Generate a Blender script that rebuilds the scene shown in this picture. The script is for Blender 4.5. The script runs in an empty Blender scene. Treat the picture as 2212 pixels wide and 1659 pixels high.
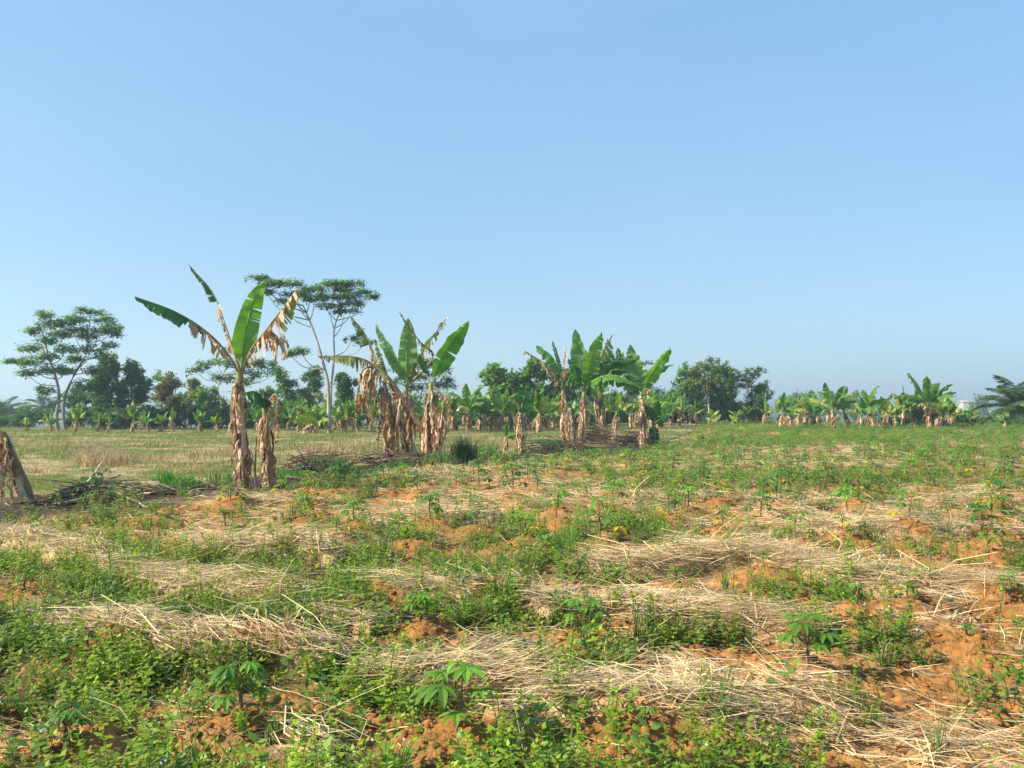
import bpy, math, random
import numpy as np
from mathutils import Vector

S = bpy.context.scene
COL = S.collection
# ------------------------------------------------------------------ camera
K, H0, HY, CX = 1662.0, 1.6, 870.0, 1106.0      # focal length (px), eye height (m), horizon row, centre column
cd = bpy.data.cameras.new('camera'); cam = bpy.data.objects.new('camera', cd); COL.objects.link(cam)
cam.location = (0, 0, H0); cam.rotation_euler = (math.radians(90), 0, 0)
cd.sensor_fit = 'HORIZONTAL'; cd.sensor_width = 36; cd.lens = 36 * K / 2212
cd.shift_y = (HY - 829.5) / 2212
cd.clip_start = 0.1; cd.clip_end = 12000
S.camera = cam
# ------------------------------------------------------------------ light
SUN_DIR = Vector((-0.80, -0.30, 0.62)).normalized()     # towards the sun
sun_el = math.asin(SUN_DIR.z); sun_az = math.atan2(SUN_DIR.x, SUN_DIR.y)
w = bpy.data.worlds.new('World'); S.world = w; w.use_nodes = True
nt = w.node_tree; bg = nt.nodes['Background']
sky = nt.nodes.new('ShaderNodeTexSky'); sky.sky_type = 'NISHITA'; sky.sun_disc = False
sky.sun_elevation = sun_el; sky.sun_rotation = sun_az
sky.air_density = 1.0; sky.dust_density = 0.4; sky.ozone_density = 1.6; sky.altitude = 0
ti = nt.nodes.new('ShaderNodeMix'); ti.data_type = 'RGBA'; ti.blend_type = 'MIX'; ti.inputs[0].default_value = .68; ti.inputs[7].default_value = (1.20, 2.72, 4.45, 1)
tcw = nt.nodes.new('ShaderNodeTexCoord'); mp = nt.nodes.new('ShaderNodeMapping'); mp.inputs['Scale'].default_value = (1.2, 1.2, 4.5); mp.inputs['Rotation'].default_value = (.2, .25, 0)
nzw = nt.nodes.new('ShaderNodeTexNoise'); nzw.inputs['Scale'].default_value = 1.3; nzw.inputs['Detail'].default_value = 5; nzw.inputs['Roughness'].default_value = .55
crw = nt.nodes.new('ShaderNodeMapRange'); crw.inputs['From Min'].default_value = .42; crw.inputs['From Max'].default_value = .72
nt.links.new(tcw.outputs['Generated'], mp.inputs[0]); nt.links.new(mp.outputs[0], nzw.inputs['Vector']); nt.links.new(nzw.outputs['Fac'], crw.inputs['Value'])
veil = nt.nodes.new('ShaderNodeMix'); veil.data_type = 'RGBA'; veil.inputs[6].default_value = (1.16, 2.68, 4.42, 1); veil.inputs[7].default_value = (1.55, 2.95, 4.55, 1)
nt.links.new(crw.outputs[0], veil.inputs[0]); nt.links.new(veil.outputs[2], ti.inputs[7])
nt.links.new(sky.outputs[0], ti.inputs[6]); nt.links.new(ti.outputs[2], bg.inputs[0]); bg.inputs[1].default_value = 0.101
ld = bpy.data.lights.new('sun', 'SUN'); ld.energy = 5.0; ld.angle = math.radians(0.53); ld.color = (1.0, 0.91, 0.76)
lo = bpy.data.objects.new('sun', ld); COL.objects.link(lo)
lo.rotation_euler = SUN_DIR.to_track_quat('Z', 'Y').to_euler(); lo.location = (-30, -10, 40)
S.view_settings.view_transform = 'Standard'; S.view_settings.look = 'None'
S.view_settings.exposure = 1.0; S.view_settings.gamma = 1.0; S.view_settings.use_curve_mapping = False

rng = np.random.default_rng(7); random.seed(7)
U = rng.uniform; N = rng.normal

# ------------------------------------------------------------------ noise
def _h(ix, iy, s):
    n = (ix.astype(np.int64) * 374761393 + iy.astype(np.int64) * 668265263 + s * 974634777) & 0xffffffff
    n = ((n ^ (n >> 13)) * 1274126177) & 0xffffffff
    n = ((n ^ (n >> 16)) * 2246822519) & 0xffffffff
    return ((n ^ (n >> 15)) & 0xffffff) / float(0xffffff)
def vn(x, y, s=0):
    x = np.asarray(x, float); y = np.asarray(y, float)
    ix = np.floor(x); iy = np.floor(y); fx = x - ix; fy = y - iy
    fx = fx * fx * (3 - 2 * fx); fy = fy * fy * (3 - 2 * fy)
    a = _h(ix, iy, s); b = _h(ix + 1, iy, s); c = _h(ix, iy + 1, s); d = _h(ix + 1, iy + 1, s)
    return (a + (b - a) * fx) * (1 - fy) + (c + (d - c) * fx) * fy
def fbm(x, y, s=0, o=4):
    r = 0; a = .5; t = 0
    for k in range(o):
        r = r + a * vn(x * 2**k + 17.3 * k, y * 2**k - 9.1 * k, s + k); t += a; a *= .5
    return r / t
def sst(e0, e1, x):
    t = np.clip((x - e0) / (e1 - e0), 0, 1); return t * t * (3 - 2 * t)
def norm(v):
    return v / (np.linalg.norm(v, axis=-1, keepdims=True) + 1e-9)

# ------------------------------------------------------------------ where things stand
def GP(px, py):                       # photo point on the ground -> x, y
    D = K * H0 / (py - HY); return (px - CX) / K * D, D
def WP(px, py, D):                    # photo point at distance D -> x, y, z
    return np.array([(px - CX) / K * D, D, H0 - (py - HY) / K * D])
ROW = ([-2000, 0, 300, 520, 640, 800, 960, 1130, 1250, 1420, 1520, 1600, 4500],
       [1140, 1112, 1082, 1064, 1036, 1022, 1012, 992, 982, 972, 925, 905, 905])
STRAW = [  # mulch bands: points, half thickness
 ([(20,1180),(180,1215),(300,1250),(420,1292),(520,1312),(640,1318)], 15),
 ([(110,1352),(200,1388),(350,1428),(500,1432),(700,1448)], 17),
 ([(820,1315),(1000,1322),(1120,1302),(1240,1297)], 11),
 ([(1180,1335),(1330,1335),(1450,1362),(1650,1378),(1720,1385)], 19),
 ([(840,1497),(1000,1510),(1150,1500),(1250,1528),(1330,1545)], 17),
 ([(1230,1540),(1420,1575),(1600,1590),(1800,1600),(2000,1618),(2300,1650)], 34),
 ([(1480,1500),(1560,1550)], 18),
 ([(1700,1570),(2000,1640),(2300,1690)], 34),
 ([(1290,1245),(1450,1238),(1620,1215),(1800,1262),(1950,1292),(2300,1312)], 15),
 ([(420,1190),(540,1208),(640,1195),(720,1218)], 12),
 ([(1500,1092),(1640,1112),(1760,1150),(1900,1168),(2080,1172)], 14),
 ([(1860,1108),(2000,1092),(2230,1128)], 12),
 ([(1380,1098),(1520,1086)], 8),
 ([(740,1125),(900,1135),(1060,1135)], 7), ([(420,1130),(520,1150),(600,1140)], 8),
 ([(1000,1100),(1200,1108),(1300,1112)], 6),
 ([(900,1065),(1050,1060),(1200,1068)], 5),
 ([(1760,1372),(1900,1362),(2040,1350),(2110,1400),(2260,1450)], 20),
 ([(-60,1610),(120,1612),(260,1640)], 16), ([(300,1630),(500,1652),(700,1662)], 12),
 ([(1060,1560),(1180,1600)], 8), ([(1500,1160),(1700,1170)], 7), ([(1430,1200),(1500,1215)], 8),
 ([(700,1360),(800,1400)], 5), ([(1020,1450),(1140,1462)], 6),
]
SOIL = [  # bare earth: x, y, half width, half height
 (1600,1450,230,48),(1880,1480,150,26),(2130,1400,110,60),(2050,1240,120,30),(2170,1560,60,60),(1830,1195,110,22),
 (1560,1128,80,14),(1560,1170,80,16),(1830,1120,60,10),(2110,1215,80,26),(1250,1395,110,20),(1080,1400,130,22),(470,1115,70,14),(480,1160,60,12),
 (550,1085,60,9),(680,1075,70,9),(590,1112,70,9),(700,1110,50,8),(650,1570,110,56),(940,1600,110,50),(1250,1640,330,44),(990,1650,60,20),(90,1270,80,20),(400,1105,60,10),
 (330,1135,60,12),(820,1095,60,9),(800,1120,60,9),(950,1125,50,8),(1200,1150,60,9),(1560,1268,60,12),(1760,1310,60,10),(60,1490,40,12),
 (1320,1370,60,14),(1440,1440,120,20),(2060,1500,120,22),(600,1520,60,10),(1010,1215,60,12),(1900,1330,70,8),(60,1140,60,8),(1770,1645,60,12)]
WEEDY = [  # thick weeds: x, y, half width, half height, strength
 (1290,1440,70,45,1.2),(1940,1430,130,38,1.2),(1340,1555,48,42,1),(1230,1550,40,38,1),(1080,1510,90,45,.9),(600,1600,110,50,1),(1900,1570,110,26,.8),(2100,1540,60,50,.9),
 (2200,1390,30,40,1),(2070,1300,60,30,.9),(1660,1290,190,18,.9),(1480,1625,60,60,.8),(1720,1630,60,50,.8),(2010,1150,26,40,1),(1560,1310,200,16,.6),(250,1500,330,70,.8),(100,1400,90,60,1),
 (450,1360,220,48,1),(60,1240,120,34,.9),(300,1190,170,24,.8),(900,1270,330,30,1),(900,1215,300,26,.9),(380,1265,200,20,.9),(1180,1250,180,26,.9),(820,1470,120,34,.8),
 (230,1140,100,10,.8),(1790,1330,50,20,.7),(2070,1085,100,24,.8),(1950,1075,60,14,.6)]
def seg_d(px, py, pts, ax):
    d = np.full(np.shape(px), 1e9)
    for (x0, y0), (x1, y1) in zip(pts[:-1], pts[1:]):
        x0s, x1s, qx = x0 * ax, x1 * ax, px * ax
        vx, vy = x1s - x0s, y1 - y0
        t = np.clip(((qx - x0s) * vx + (py - y0) * vy) / (vx * vx + vy * vy), 0, 1)
        d = np.minimum(d, np.hypot(qx - x0s - t * vx, py - y0 - t * vy))
    return d
def masks(x, y):
    """straw, soil, weeds, humus, grassfield (0..1) of ground points"""
    x = np.asarray(x, float); y = np.asarray(y, float)
    D = np.maximum(y, 2.2)
    px = CX + K * x / D; py = HY + K * H0 / D
    row = np.interp(px, *ROW)
    rown = (fbm(x * .8, y * .8, 3) - .5)
    grass = sst(0, 1, (row - py) / (7 + 4 * 0) + rown * 2.5)
    hw = np.interp(px, [0, 640, 700, 900, 1450, 1500], [28, 24, 16, 10, 9, 0.5])
    humus = np.exp(-((py - row + 4) / hw) ** 4) * (.75 + .6 * fbm(x * 1.5, y * 1.5, 5)) * np.where((px > -300) & (px < 1500), 1, 0)
    nx = (fbm(x * 1.6, y * 1.6, 11) - .5)
    straw = np.zeros(x.shape)
    for pts, wd in STRAW:
        d = seg_d(px, py, pts, .6)
        straw = np.maximum(straw, sst(1.5, .8, d / (wd * .92) + nx * 1.15))
    gen = fbm(x * .16 + 3 + y * .05, y * 1.0, 21, 3)
    far = sst(1230, 1080, py)
    gs = sst(.52, .60, gen) * (.14 + .80 * far)
    straw = np.maximum(straw, gs * .85)
    soil = np.zeros(x.shape)
    for ex, ey, a, b in SOIL:
        d = np.hypot((px - ex) / a, (py - ey) / b)
        soil = np.maximum(soil, sst(1.35, .75, d + nx * 1.4))
    g2 = fbm(x * .7 + 30, y * 1.1, 31)
    soil = np.maximum(soil, sst(.51, .62, g2) * .8)
    straw = straw * (1 - .92 * soil)
    wd_ = .5 * fbm(x * .9, y * 1.2, 41) + .5 * fbm(x * .3, y * 1.3, 42, 3)
    side = np.interp(px, [0, 900, 1400, 2212], [.80, .80, .58, .48])
    weeds = sst(.36, .58, wd_ + (side - .5) * .6) * (1 - .98 * straw) * (1 - .9 * soil)
    for ex, ey, a, b, s_ in WEEDY:
        d = np.hypot((px - ex) / a, (py - ey) / b)
        weeds = np.maximum(weeds, s_ * sst(1.2, .5, d + nx * 1.2) * (1 - .93 * straw) * (1 - .85 * soil))
    farg = sst(1115, 1040, py + rown * 40) * sst(1080, 1380, px + rown * 300)
    midsp = 1 - np.where(px < 1100, .68, .4) * sst(1170, 1120, py) * sst(1020, 1060, py)
    weeds = np.clip(weeds * midsp, 0, 1) * (1 - farg) + farg * (.25 + .75 * sst(.38, .52, fbm(x * .35 + 9, y * .40, 51))) * .95
    k = (1 - grass) * (1 - np.clip(humus, 0, 1))
    straw = straw * k * (1 - weeds * .35); soil = soil * k; weeds = weeds * (1 - grass) * (1 - .97 * np.clip(humus, 0, 1))
    return straw, soil, weeds, np.clip(humus, 0, 1), grass

# cassava: (x, y of the foot, height in photo px) read off the photograph
CASS_NEAR = [(985,1632,165),(1742,1487,125),(520,1600,130),(150,1668,100),(1262,1412,100),(905,1392,70),(1850,1372,50),(590,1420,50),
 (930,1150,64),(1027,1160,38),(1204,1145,62),(1324,1128,62),(1344,1166,36),(767,1158,56),(1097,1087,30),(1160,1076,30),
 (890,1192,30),(1440,1196,36),(1304,1056,28),(327,1136,40),(653,1132,52),(487,1162,44),(727,1184,36),(1558,1168,50),(1830,1126,64),
 (1818,1180,44),(2134,1220,46),(2008,1236,32),(2050,1137,38),(1985,1090,32),(1487,1118,50),(1650,1262,44),(55,1300,40),(190,1440,40),(575,1290,36),
 (1460,1300,40),(790,1330,36),(1100,1320,34),(2180,1330,60),(2090,1420,40),(1400,1640,60),(1960,1345,44)]
mound = []
for a in CASS_NEAR: mound.append(GP(a[0], a[1]))
r2 = np.random.default_rng(3)
CASS_MID = []
for j in range(60):
    D = 8.2 + j * .78
    for i in range(-40, 41):
        x = i * 1.02 + (j % 2) * .5 + r2.normal() * .12; y = D + r2.normal() * .12
        px = CX + K * x / y; py = HY + K * H0 / y
        if px < 20 or px > 2240 or y > 47: continue
        if py < np.interp(px, *ROW) + 14: continue
        if min((x - m[0])**2 + (y - m[1])**2 for m in mound[:len(CASS_NEAR)]) < .5: continue
        if r2.random() < (.12 if px > 900 or y > 12 else .6): continue
        if px < 660 and py < np.interp(px, *ROW) + 34: continue
        CASS_MID.append((x, y))
CASS_MID.sort(key=lambda p: p[1])
MND = np.array(mound + [p for p in CASS_MID if p[1] < 30])

def edge_y(x):
    return np.interp(x, [-60, -12, 0, 6, 14, 60], [46, 46, 52, 60, 62, 62])
def base_h(x, y):
    x = np.asarray(x, float); y = np.asarray(y, float)
    s = y - edge_y(x)
    z = .10 * (fbm(x / 4, y / 4, 61) - .5) * sst(2, 6, y)
    z = z - 17 * sst(0, 130, s) * np.where(s > 0, 1, 0)
    far = sst(330, 1500, y)
    rid = fbm(x / 260 + 4, y / 330, 71, 5)
    z = z + far * (17 + 13 * (rid - .42)) + sst(150, 500, y) * 9 * (fbm(x / 90, y / 90, 75) - .5)
    return z
def full_h(x, y, m=None):
    z = base_h(x, y)
    x = np.asarray(x, float); y = np.asarray(y, float)
    near = sst(40, 25, y)
    if m is None: m = masks(x, y)
    st, so, we, hu, gr = m
    z = z + gr * near * .09 * (fbm(x * 1.2, y * 1.2, 89, 4) - .5) + near * (.12 * st + .05 * hu * fbm(x * 3, y * 3, 81) * 2 + .05 * (fbm(x * 2.2, y * 2.2, 83) - .5) + so * .10 * (fbm(x * 7, y * 7, 85, 3) - .5))
    fine = sst(14, 7, y)
    z = z + fine * (.3 + so) * .045 * (fbm(x * 26, y * 26, 87, 3) - .5)
    return z
_mg = {}
for mx, my in MND: _mg.setdefault((int(mx // 1), int(my // 1)), []).append((mx, my))
def add_mounds(x, y, z):
    xf = x.ravel(); yf = y.ravel(); zf = z.ravel().copy()
    amt = np.zeros(xf.shape)
    o = np.argsort(yf, kind='stable'); ys = yf[o]
    for i, (mx, my) in enumerate(MND):
        a, b = np.searchsorted(ys, [my - .7, my + .7]); idx = o[a:b]
        idx = idx[np.abs(xf[idx] - mx) < .7]
        d = np.hypot(xf[idx] - mx, yf[idx] - my)
        amt[idx] = np.maximum(amt[idx], np.exp(-(d / .31) ** 2))
    amt = amt * np.interp(yf, [12, 20], [1, .45]); zf += amt * .12 * (.8 + .5 * fbm(xf * 7, yf * 7, 91, 3))
    return zf.reshape(x.shape), amt.reshape(x.shape)
def ground_z(x, y):
    x = np.atleast_1d(np.asarray(x, float)); y = np.atleast_1d(np.asarray(y, float))
    z, _ = add_mounds(x, y, full_h(x, y)); return z

# ------------------------------------------------------------------ materials
def mat(name, base=None, rough=.8, bump=0, bscale=30, transl=0, var=.25, vscale=6, stripe=False, spec=.3, rgb=None):
    m = bpy.data.materials.new(name); m.use_nodes = True; t = m.node_tree; n = t.nodes; L = t.links
    b = n['Principled BSDF']; out = n['Material Output']
    b.inputs['Roughness'].default_value = rough; b.inputs['Specular IOR Level'].default_value = spec
    if rgb is None:
        a = n.new('ShaderNodeAttribute'); a.attribute_name = 'Col'; src = a.outputs['Color']
    else:
        q = n.new('ShaderNodeRGB'); q.outputs[0].default_value = (*rgb, 1); src = q.outputs[0]
    tc = n.new('ShaderNodeTexCoord'); nz = n.new('ShaderNodeTexNoise'); nz.inputs['Scale'].default_value = vscale; nz.inputs['Detail'].default_value = 5
    L.new(tc.outputs['Object'], nz.inputs['Vector'])
    mr = n.new('ShaderNodeMapRange'); mr.inputs['From Min'].default_value = .3; mr.inputs['From Max'].default_value = .7
    mr.inputs['To Min'].default_value = 1 - var; mr.inputs['To Max'].default_value = 1 + var
    L.new(nz.outputs['Fac'], mr.inputs['Value'])
    fac = mr.outputs[0]
    if stripe:
        at = n.new('ShaderNodeAttribute'); at.attribute_name = 'st'
        sx = n.new('ShaderNodeSeparateXYZ'); L.new(at.outputs['Vector'], sx.inputs[0])
        cb = n.new('ShaderNodeCombineXYZ'); mu = n.new('ShaderNodeMath'); mu.operation = 'MULTIPLY'; mu.inputs[1].default_value = 60
        L.new(sx.outputs[0], mu.inputs[0]); L.new(mu.outputs[0], cb.inputs[0]); L.new(sx.outputs[1], cb.inputs[1])
        n2 = n.new('ShaderNodeTexNoise'); n2.inputs['Scale'].default_value = 1.0; n2.inputs['Detail'].default_value = 3; L.new(cb.outputs[0], n2.inputs['Vector'])
        m2 = n.new('ShaderNodeMapRange'); m2.inputs['From Min'].default_value = .3; m2.inputs['From Max'].default_value = .7
        m2.inputs['To Min'].default_value = .78; m2.inputs['To Max'].default_value = 1.22; L.new(n2.outputs['Fac'], m2.inputs['Value'])
        mm = n.new('ShaderNodeMath'); mm.operation = 'MULTIPLY'; L.new(fac, mm.inputs[0]); L.new(m2.outputs[0], mm.inputs[1]); fac = mm.outputs[0]
    vm = n.new('ShaderNodeVectorMath'); vm.operation = 'SCALE'; L.new(src, vm.inputs[0]); L.new(fac, vm.inputs['Scale'])
    L.new(vm.outputs[0], b.inputs['Base Color'])
    if bump:
        nb = n.new('ShaderNodeTexNoise'); nb.inputs['Scale'].default_value = bscale; nb.inputs['Detail'].default_value = 6
        L.new(tc.outputs['Object'], nb.inputs['Vector'])
        bp = n.new('ShaderNodeBump'); bp.inputs['Strength'].default_value = bump; bp.inputs['Distance'].default_value = .02
        L.new(nb.outputs['Fac'], bp.inputs['Height']); L.new(bp.outputs[0], b.inputs['Normal'])
    if transl:
        tr = n.new('ShaderNodeBsdfTranslucent'); v3 = n.new('ShaderNodeVectorMath'); v3.operation = 'MULTIPLY'
        v3.inputs[1].default_value = (1.5, 1.6, .7); L.new(vm.outputs[0], v3.inputs[0]); L.new(v3.outputs[0], tr.inputs[0])
        mx = n.new('ShaderNodeMixShader'); mx.inputs[0].default_value = transl
        L.new(b.outputs[0], mx.inputs[1]); L.new(tr.outputs[0], mx.inputs[2]); L.new(mx.outputs[0], out.inputs[0])
    return m
M_ground = mat('ground_earth', rough=.95, bump=.9, bscale=55, var=.35, vscale=14, spec=.1)
M_leaf = mat('leaf', rough=.5, transl=.42, var=.2, vscale=3)
M_weed = mat('weed_leaf', rough=.5, transl=.3, var=.2, vscale=2)
M_ban = mat('banana_leaf', rough=.42, transl=.36, var=.15, vscale=3, stripe=True, spec=.45)
M_dry = mat('dry_leaf', rough=.75, transl=.15, var=.35, vscale=9, spec=.2)
M_stem = mat('banana_stem', rough=.7, bump=.5, bscale=25, var=.35, vscale=9)
M_wood = mat('bark', rough=.85, bump=.4, bscale=20, var=.3, vscale=4)
M_straw = mat('straw', rough=.6, transl=.12, var=.2, vscale=5, spec=.3)
M_far = mat('far_foliage', rough=.8, var=.2, vscale=.02, transl=.2)
M_soil = mat('soil_clod', rough=.95, bump=.8, bscale=60, var=.3, vscale=20, spec=.1)
M_roof = mat('roof_sheet', rough=.6, var=.12, vscale=2, bump=.15)
M_wall = mat('plaster', rough=.8, var=.1, vscale=2)

# ------------------------------------------------------------------ mesh gathering
class G:
    def __init__(s): s.v = []; s.c = []; s.s = []; s.f = []; s.m = []; s.n = 0
    def add(s, V, F, C, mi=0, st=None):
        V = np.asarray(V, float).reshape(-1, 3); n = len(V)
        C = np.asarray(C, float)
        if C.ndim == 1: C = np.tile(C, (n, 1))
        s.v.append(V); s.c.append(C.reshape(-1, 3)[:, :3])
        s.s.append(np.zeros((n, 3)) if st is None else np.asarray(st, float).reshape(-1, 3))
        F = np.asarray(F, np.int64).reshape(-1, 4) + s.n
        s.f.append(F); s.m.append(np.full(len(F), mi)); s.n += n
    def build(s, name, mats, parent=None, smooth=True, loc=None, st=False):
        V = np.concatenate(s.v); C = np.concatenate(s.c); F = np.concatenate(s.f); MI = np.concatenate(s.m)
        me = bpy.data.meshes.new(name)
        if loc is not None: V = V - np.asarray(loc, float)
        me.vertices.add(len(V)); me.vertices.foreach_set('co', V.astype(np.float32).ravel())
        me.loops.add(F.size); me.loops.foreach_set('vertex_index', F.astype(np.int32).ravel())
        me.polygons.add(len(F)); me.polygons.foreach_set('loop_start', np.arange(0, F.size, 4, dtype=np.int32))
        me.polygons.foreach_set('material_index', MI.astype(np.int32))
        me.polygons.foreach_set('use_smooth', np.full(len(F), smooth))
        a = me.attributes.new('Col', 'FLOAT_COLOR', 'POINT')
        a.data.foreach_set('color', np.concatenate([np.clip(C, 0, 1), np.ones((len(C), 1))], 1).astype(np.float32).ravel())
        if st:
            b = me.attributes.new('st', 'FLOAT_VECTOR', 'POINT'); b.data.foreach_set('vector', np.concatenate(s.s).astype(np.float32).ravel())
        me.update(calc_edges=True)
        for m in (mats if isinstance(mats, (list, tuple)) else [mats]): me.materials.append(m)
        o = bpy.data.objects.new(name, me); COL.objects.link(o)
        if parent is not None: o.parent = parent
        return o
def gridF(a, b, wrap=False):
    i = np.arange(a - 1)[:, None]; j = np.arange(b if wrap else b - 1)[None, :]; j2 = (j + 1) % b
    return np.stack([i * b + j, i * b + j2, (i + 1) * b + j2, (i + 1) * b + j], -1).reshape(-1, 4)
def tubes(g, P, R, sides=5, C=(.5, .5, .5), mi=0, jit=0):
    P = np.asarray(P, float)
    if P.ndim == 2: P = P[None]
    n, k, _ = P.shape; R = np.broadcast_to(np.asarray(R, float), (n, k))
    T = norm(np.gradient(P, axis=1)); ref = np.where(np.abs(T[..., 2:3]) > .9, np.array([1., 0, 0]), np.array([0, 0, 1.]))
    a = norm(np.cross(T, ref)); b = np.cross(T, a)
    th = np.linspace(0, 2 * np.pi, sides, endpoint=False)
    V = P[:, :, None] + R[:, :, None, None] * (a[:, :, None] * np.cos(th)[:, None] + b[:, :, None] * np.sin(th)[:, None])
    F = gridF(k, sides, True)[None] + (np.arange(n) * k * sides)[:, None, None]
    C = np.asarray(C, float)
    if C.ndim == 1: C = np.broadcast_to(C, (n, k, sides, 3))
    elif C.ndim == 2: C = np.broadcast_to(C[:, None, None] if len(C) == n and n > 1 else C[None, :, None], (n, k, sides, 3))
    g.add(V, F, C.reshape(-1, 3), mi)
def ribbons(g, P, Wd, Sd, C, mi=0):
    n, k, _ = P.shape
    V = np.stack([P - Sd * Wd[..., None] / 2, P + Sd * Wd[..., None] / 2], 2)
    F = gridF(k, 2)[None] + (np.arange(n) * k * 2)[:, None, None]
    g.add(V, F, np.repeat(C, k * 2, 0), mi)
def leaves(g, c, d, s, L, Wd, C, fold=.15, mi=0, wpos=.42):
    """diamond leaves: foot c, direction d, side s"""
    n = norm(np.cross(d, s)); L = np.asarray(L)[:, None]; Wd = np.asarray(Wd)[:, None]
    m = c + d * L * wpos + n * L * fold * .5
    V = np.stack([c, m - s * Wd / 2 - n * Wd * fold, c + d * L - n * L * fold * .4, m + s * Wd / 2 - n * Wd * fold], 1)
    F = np.arange(4)[None] + (np.arange(len(c)) * 4)[:, None]
    g.add(V, F, np.repeat(C, 4, 0), mi)
def rdir(n):
    return norm(N(size=(n, 3)))
def catmull(pts, n):
    p = np.asarray(pts, float); p = np.vstack([2 * p[0] - p[1], p, 2 * p[-1] - p[-2]])
    m = len(p) - 3; out = []
    for u in np.linspace(0, m, n):
        i = min(int(u), m - 1); t = u - i; a, b, c, d = p[i:i + 4]
        out.append(.5 * (2 * b + (c - a) * t + (2 * a - 5 * b + 4 * c - d) * t * t + (3 * b - a - 3 * c + d) * t**3))
    return np.array(out)
def tag(o, label=None, cat=None, group=None, kind=None):
    if label: o['label'] = label
    if cat: o['category'] = cat
    if group: o['group'] = group
    if kind: o['kind'] = kind
    return o
def empty(name, loc, label, cat, group=None):
    o = bpy.data.objects.new(name, None); COL.objects.link(o); o.location = loc; o.empty_display_size = .2
    return tag(o, label, cat, group)
def dup(root, loc, rz=0, sc=1, label=None, group=None):
    r = root.copy(); COL.objects.link(r); r.location = loc; r.rotation_euler = (0, 0, rz); r.scale = (sc, sc, sc)
    if label: r['label'] = label
    if group: r['group'] = group
    for ch in list(root.children):
        c = ch.copy(); COL.objects.link(c); c.parent = r
    return r

# ------------------------------------------------------------------ ground
def build_ground():
    NC, NR = 860, 1000
    u = np.linspace(0, 1, NR)
    ysamp = np.concatenate([np.linspace(-8, 2.6, 50)[:-1], K * H0 / np.linspace(K * H0 / 2.6, K * H0 / 48, 780)[:-1] , np.geomspace(48, 9000, 150)])
    w_ = 1.0 * np.maximum(ysamp, 2) * .80 + 3.0
    t = np.linspace(-1, 1, NC)
    X = t[None] * w_[:, None]; Y = np.repeat(ysamp[:, None], NC, 1)
    m = masks(X, Y); Z = full_h(X, Y, m); Z, amt = add_mounds(X, Y, Z)
    st, so, we, hu, gr = m
    n1 = fbm(X * 2, Y * 2, 101)[..., None]; n2 = fbm(X * 9, Y * 9, 103, 3)[..., None]
    c_soil = np.array([.30, .140, .042]) * (.55 + .5 * n1 + .5 * n2)
    c_mix = np.array([.25, .15, .065]) * (.6 + .8 * n2)
    c_st = np.array([.54, .39, .21]) * (.6 + .7 * n2)
    c_hu = np.array([.055, .038, .030]) * (.5 + n2)
    far = sst(12, 30, Y)[..., None]
    c_we = np.array([.16, .13, .045]) * (.7 + .6 * n2) * (1 - far) + far * np.array([.15, .16, .05]) * (.7 + .6 * n1)
    C = c_mix * np.ones(X.shape + (1,))
    mixsoil = np.clip(np.maximum(so, amt * (1 - gr) * 1.25), 0, 1)[..., None]
    C = C * (1 - we[..., None]) + c_we * we[..., None]
    C = C * (1 - mixsoil) + c_soil * mixsoil
    stc = (st * (1 - np.clip(amt * 1.4, 0, 1)))[..., None]; C = C * (1 - stc) + c_st * stc
    gn = (.6 * fbm(X * .5, Y * .9, 107) + .4 * fbm(X * 1.6, Y * 1.6, 109))[..., None]
    gg = np.array([.14, .155, .035]) * (1 - sst(.50, .64, gn)) + np.array([.36, .27, .14]) * sst(.50, .64, gn)
    gg = gg * (.35 + 1.2 * n2)
    C = C * (1 - gr[..., None]) + gg * gr[..., None]
    C = C * (1 - hu[..., None]) + c_hu * hu[..., None]
    fy = sst(55, 80, Y)[..., None]
    C = C * (1 - fy) + np.array([.07, .09, .03]) * fy
    g = G(); g.add(np.stack([X, Y, Z], -1), gridF(len(ysamp), NC), C.reshape(-1, 3))
    tag(g.build('ground', M_ground), kind='structure')
build_ground()

# ------------------------------------------------------------------ scatter
def scatter(n, rho, D0, D1, xm=.72):
    D = np.linspace(D0, D1, 4000); wgt = rho(D) * (xm * D + .8); cdf = np.cumsum(wgt); cdf /= cdf[-1]
    y = np.interp(U(size=n), cdf, D); x = U(-1, 1, n) * (xm * y + .8); return x, y
def inst(g, protos, x, y, z, rz, sc, tilt=.15, hue=None, mi=0, zs=None):
    """copies of small plants gathered into one ground-cover mesh"""
    k = rng.integers(0, len(protos), len(x))
    for i, (V, F, C) in enumerate(protos):
        q = np.where(k == i)[0]
        if not len(q): continue
        c, s = np.cos(rz[q])[:, None], np.sin(rz[q])[:, None]
        a = V[None] * sc[q][:, None, None]
        X = a[..., 0] * c - a[..., 1] * s; Y = a[..., 0] * s + a[..., 1] * c; Z = a[..., 2] * (1 if zs is None else zs[q][:, None])
        tx = N(size=(len(q), 1)) * tilt; ty = N(size=(len(q), 1)) * tilt
        X = X + Z * tx; Y = Y + Z * ty
        P = np.stack([X + x[q][:, None], Y + y[q][:, None], Z + z[q][:, None]], -1)
        FF = F[None] + (np.arange(len(q)) * len(V))[:, None, None]
        CC = np.repeat(C[None], len(q), 0) * (hue[q][:, None] if hue is not None else 1)
        g.add(P, FF, CC.reshape(-1, 3), mi)
def proto_of(g):
    return np.concatenate(g.v), np.concatenate(g.f), np.concatenate(g.c)

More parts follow.
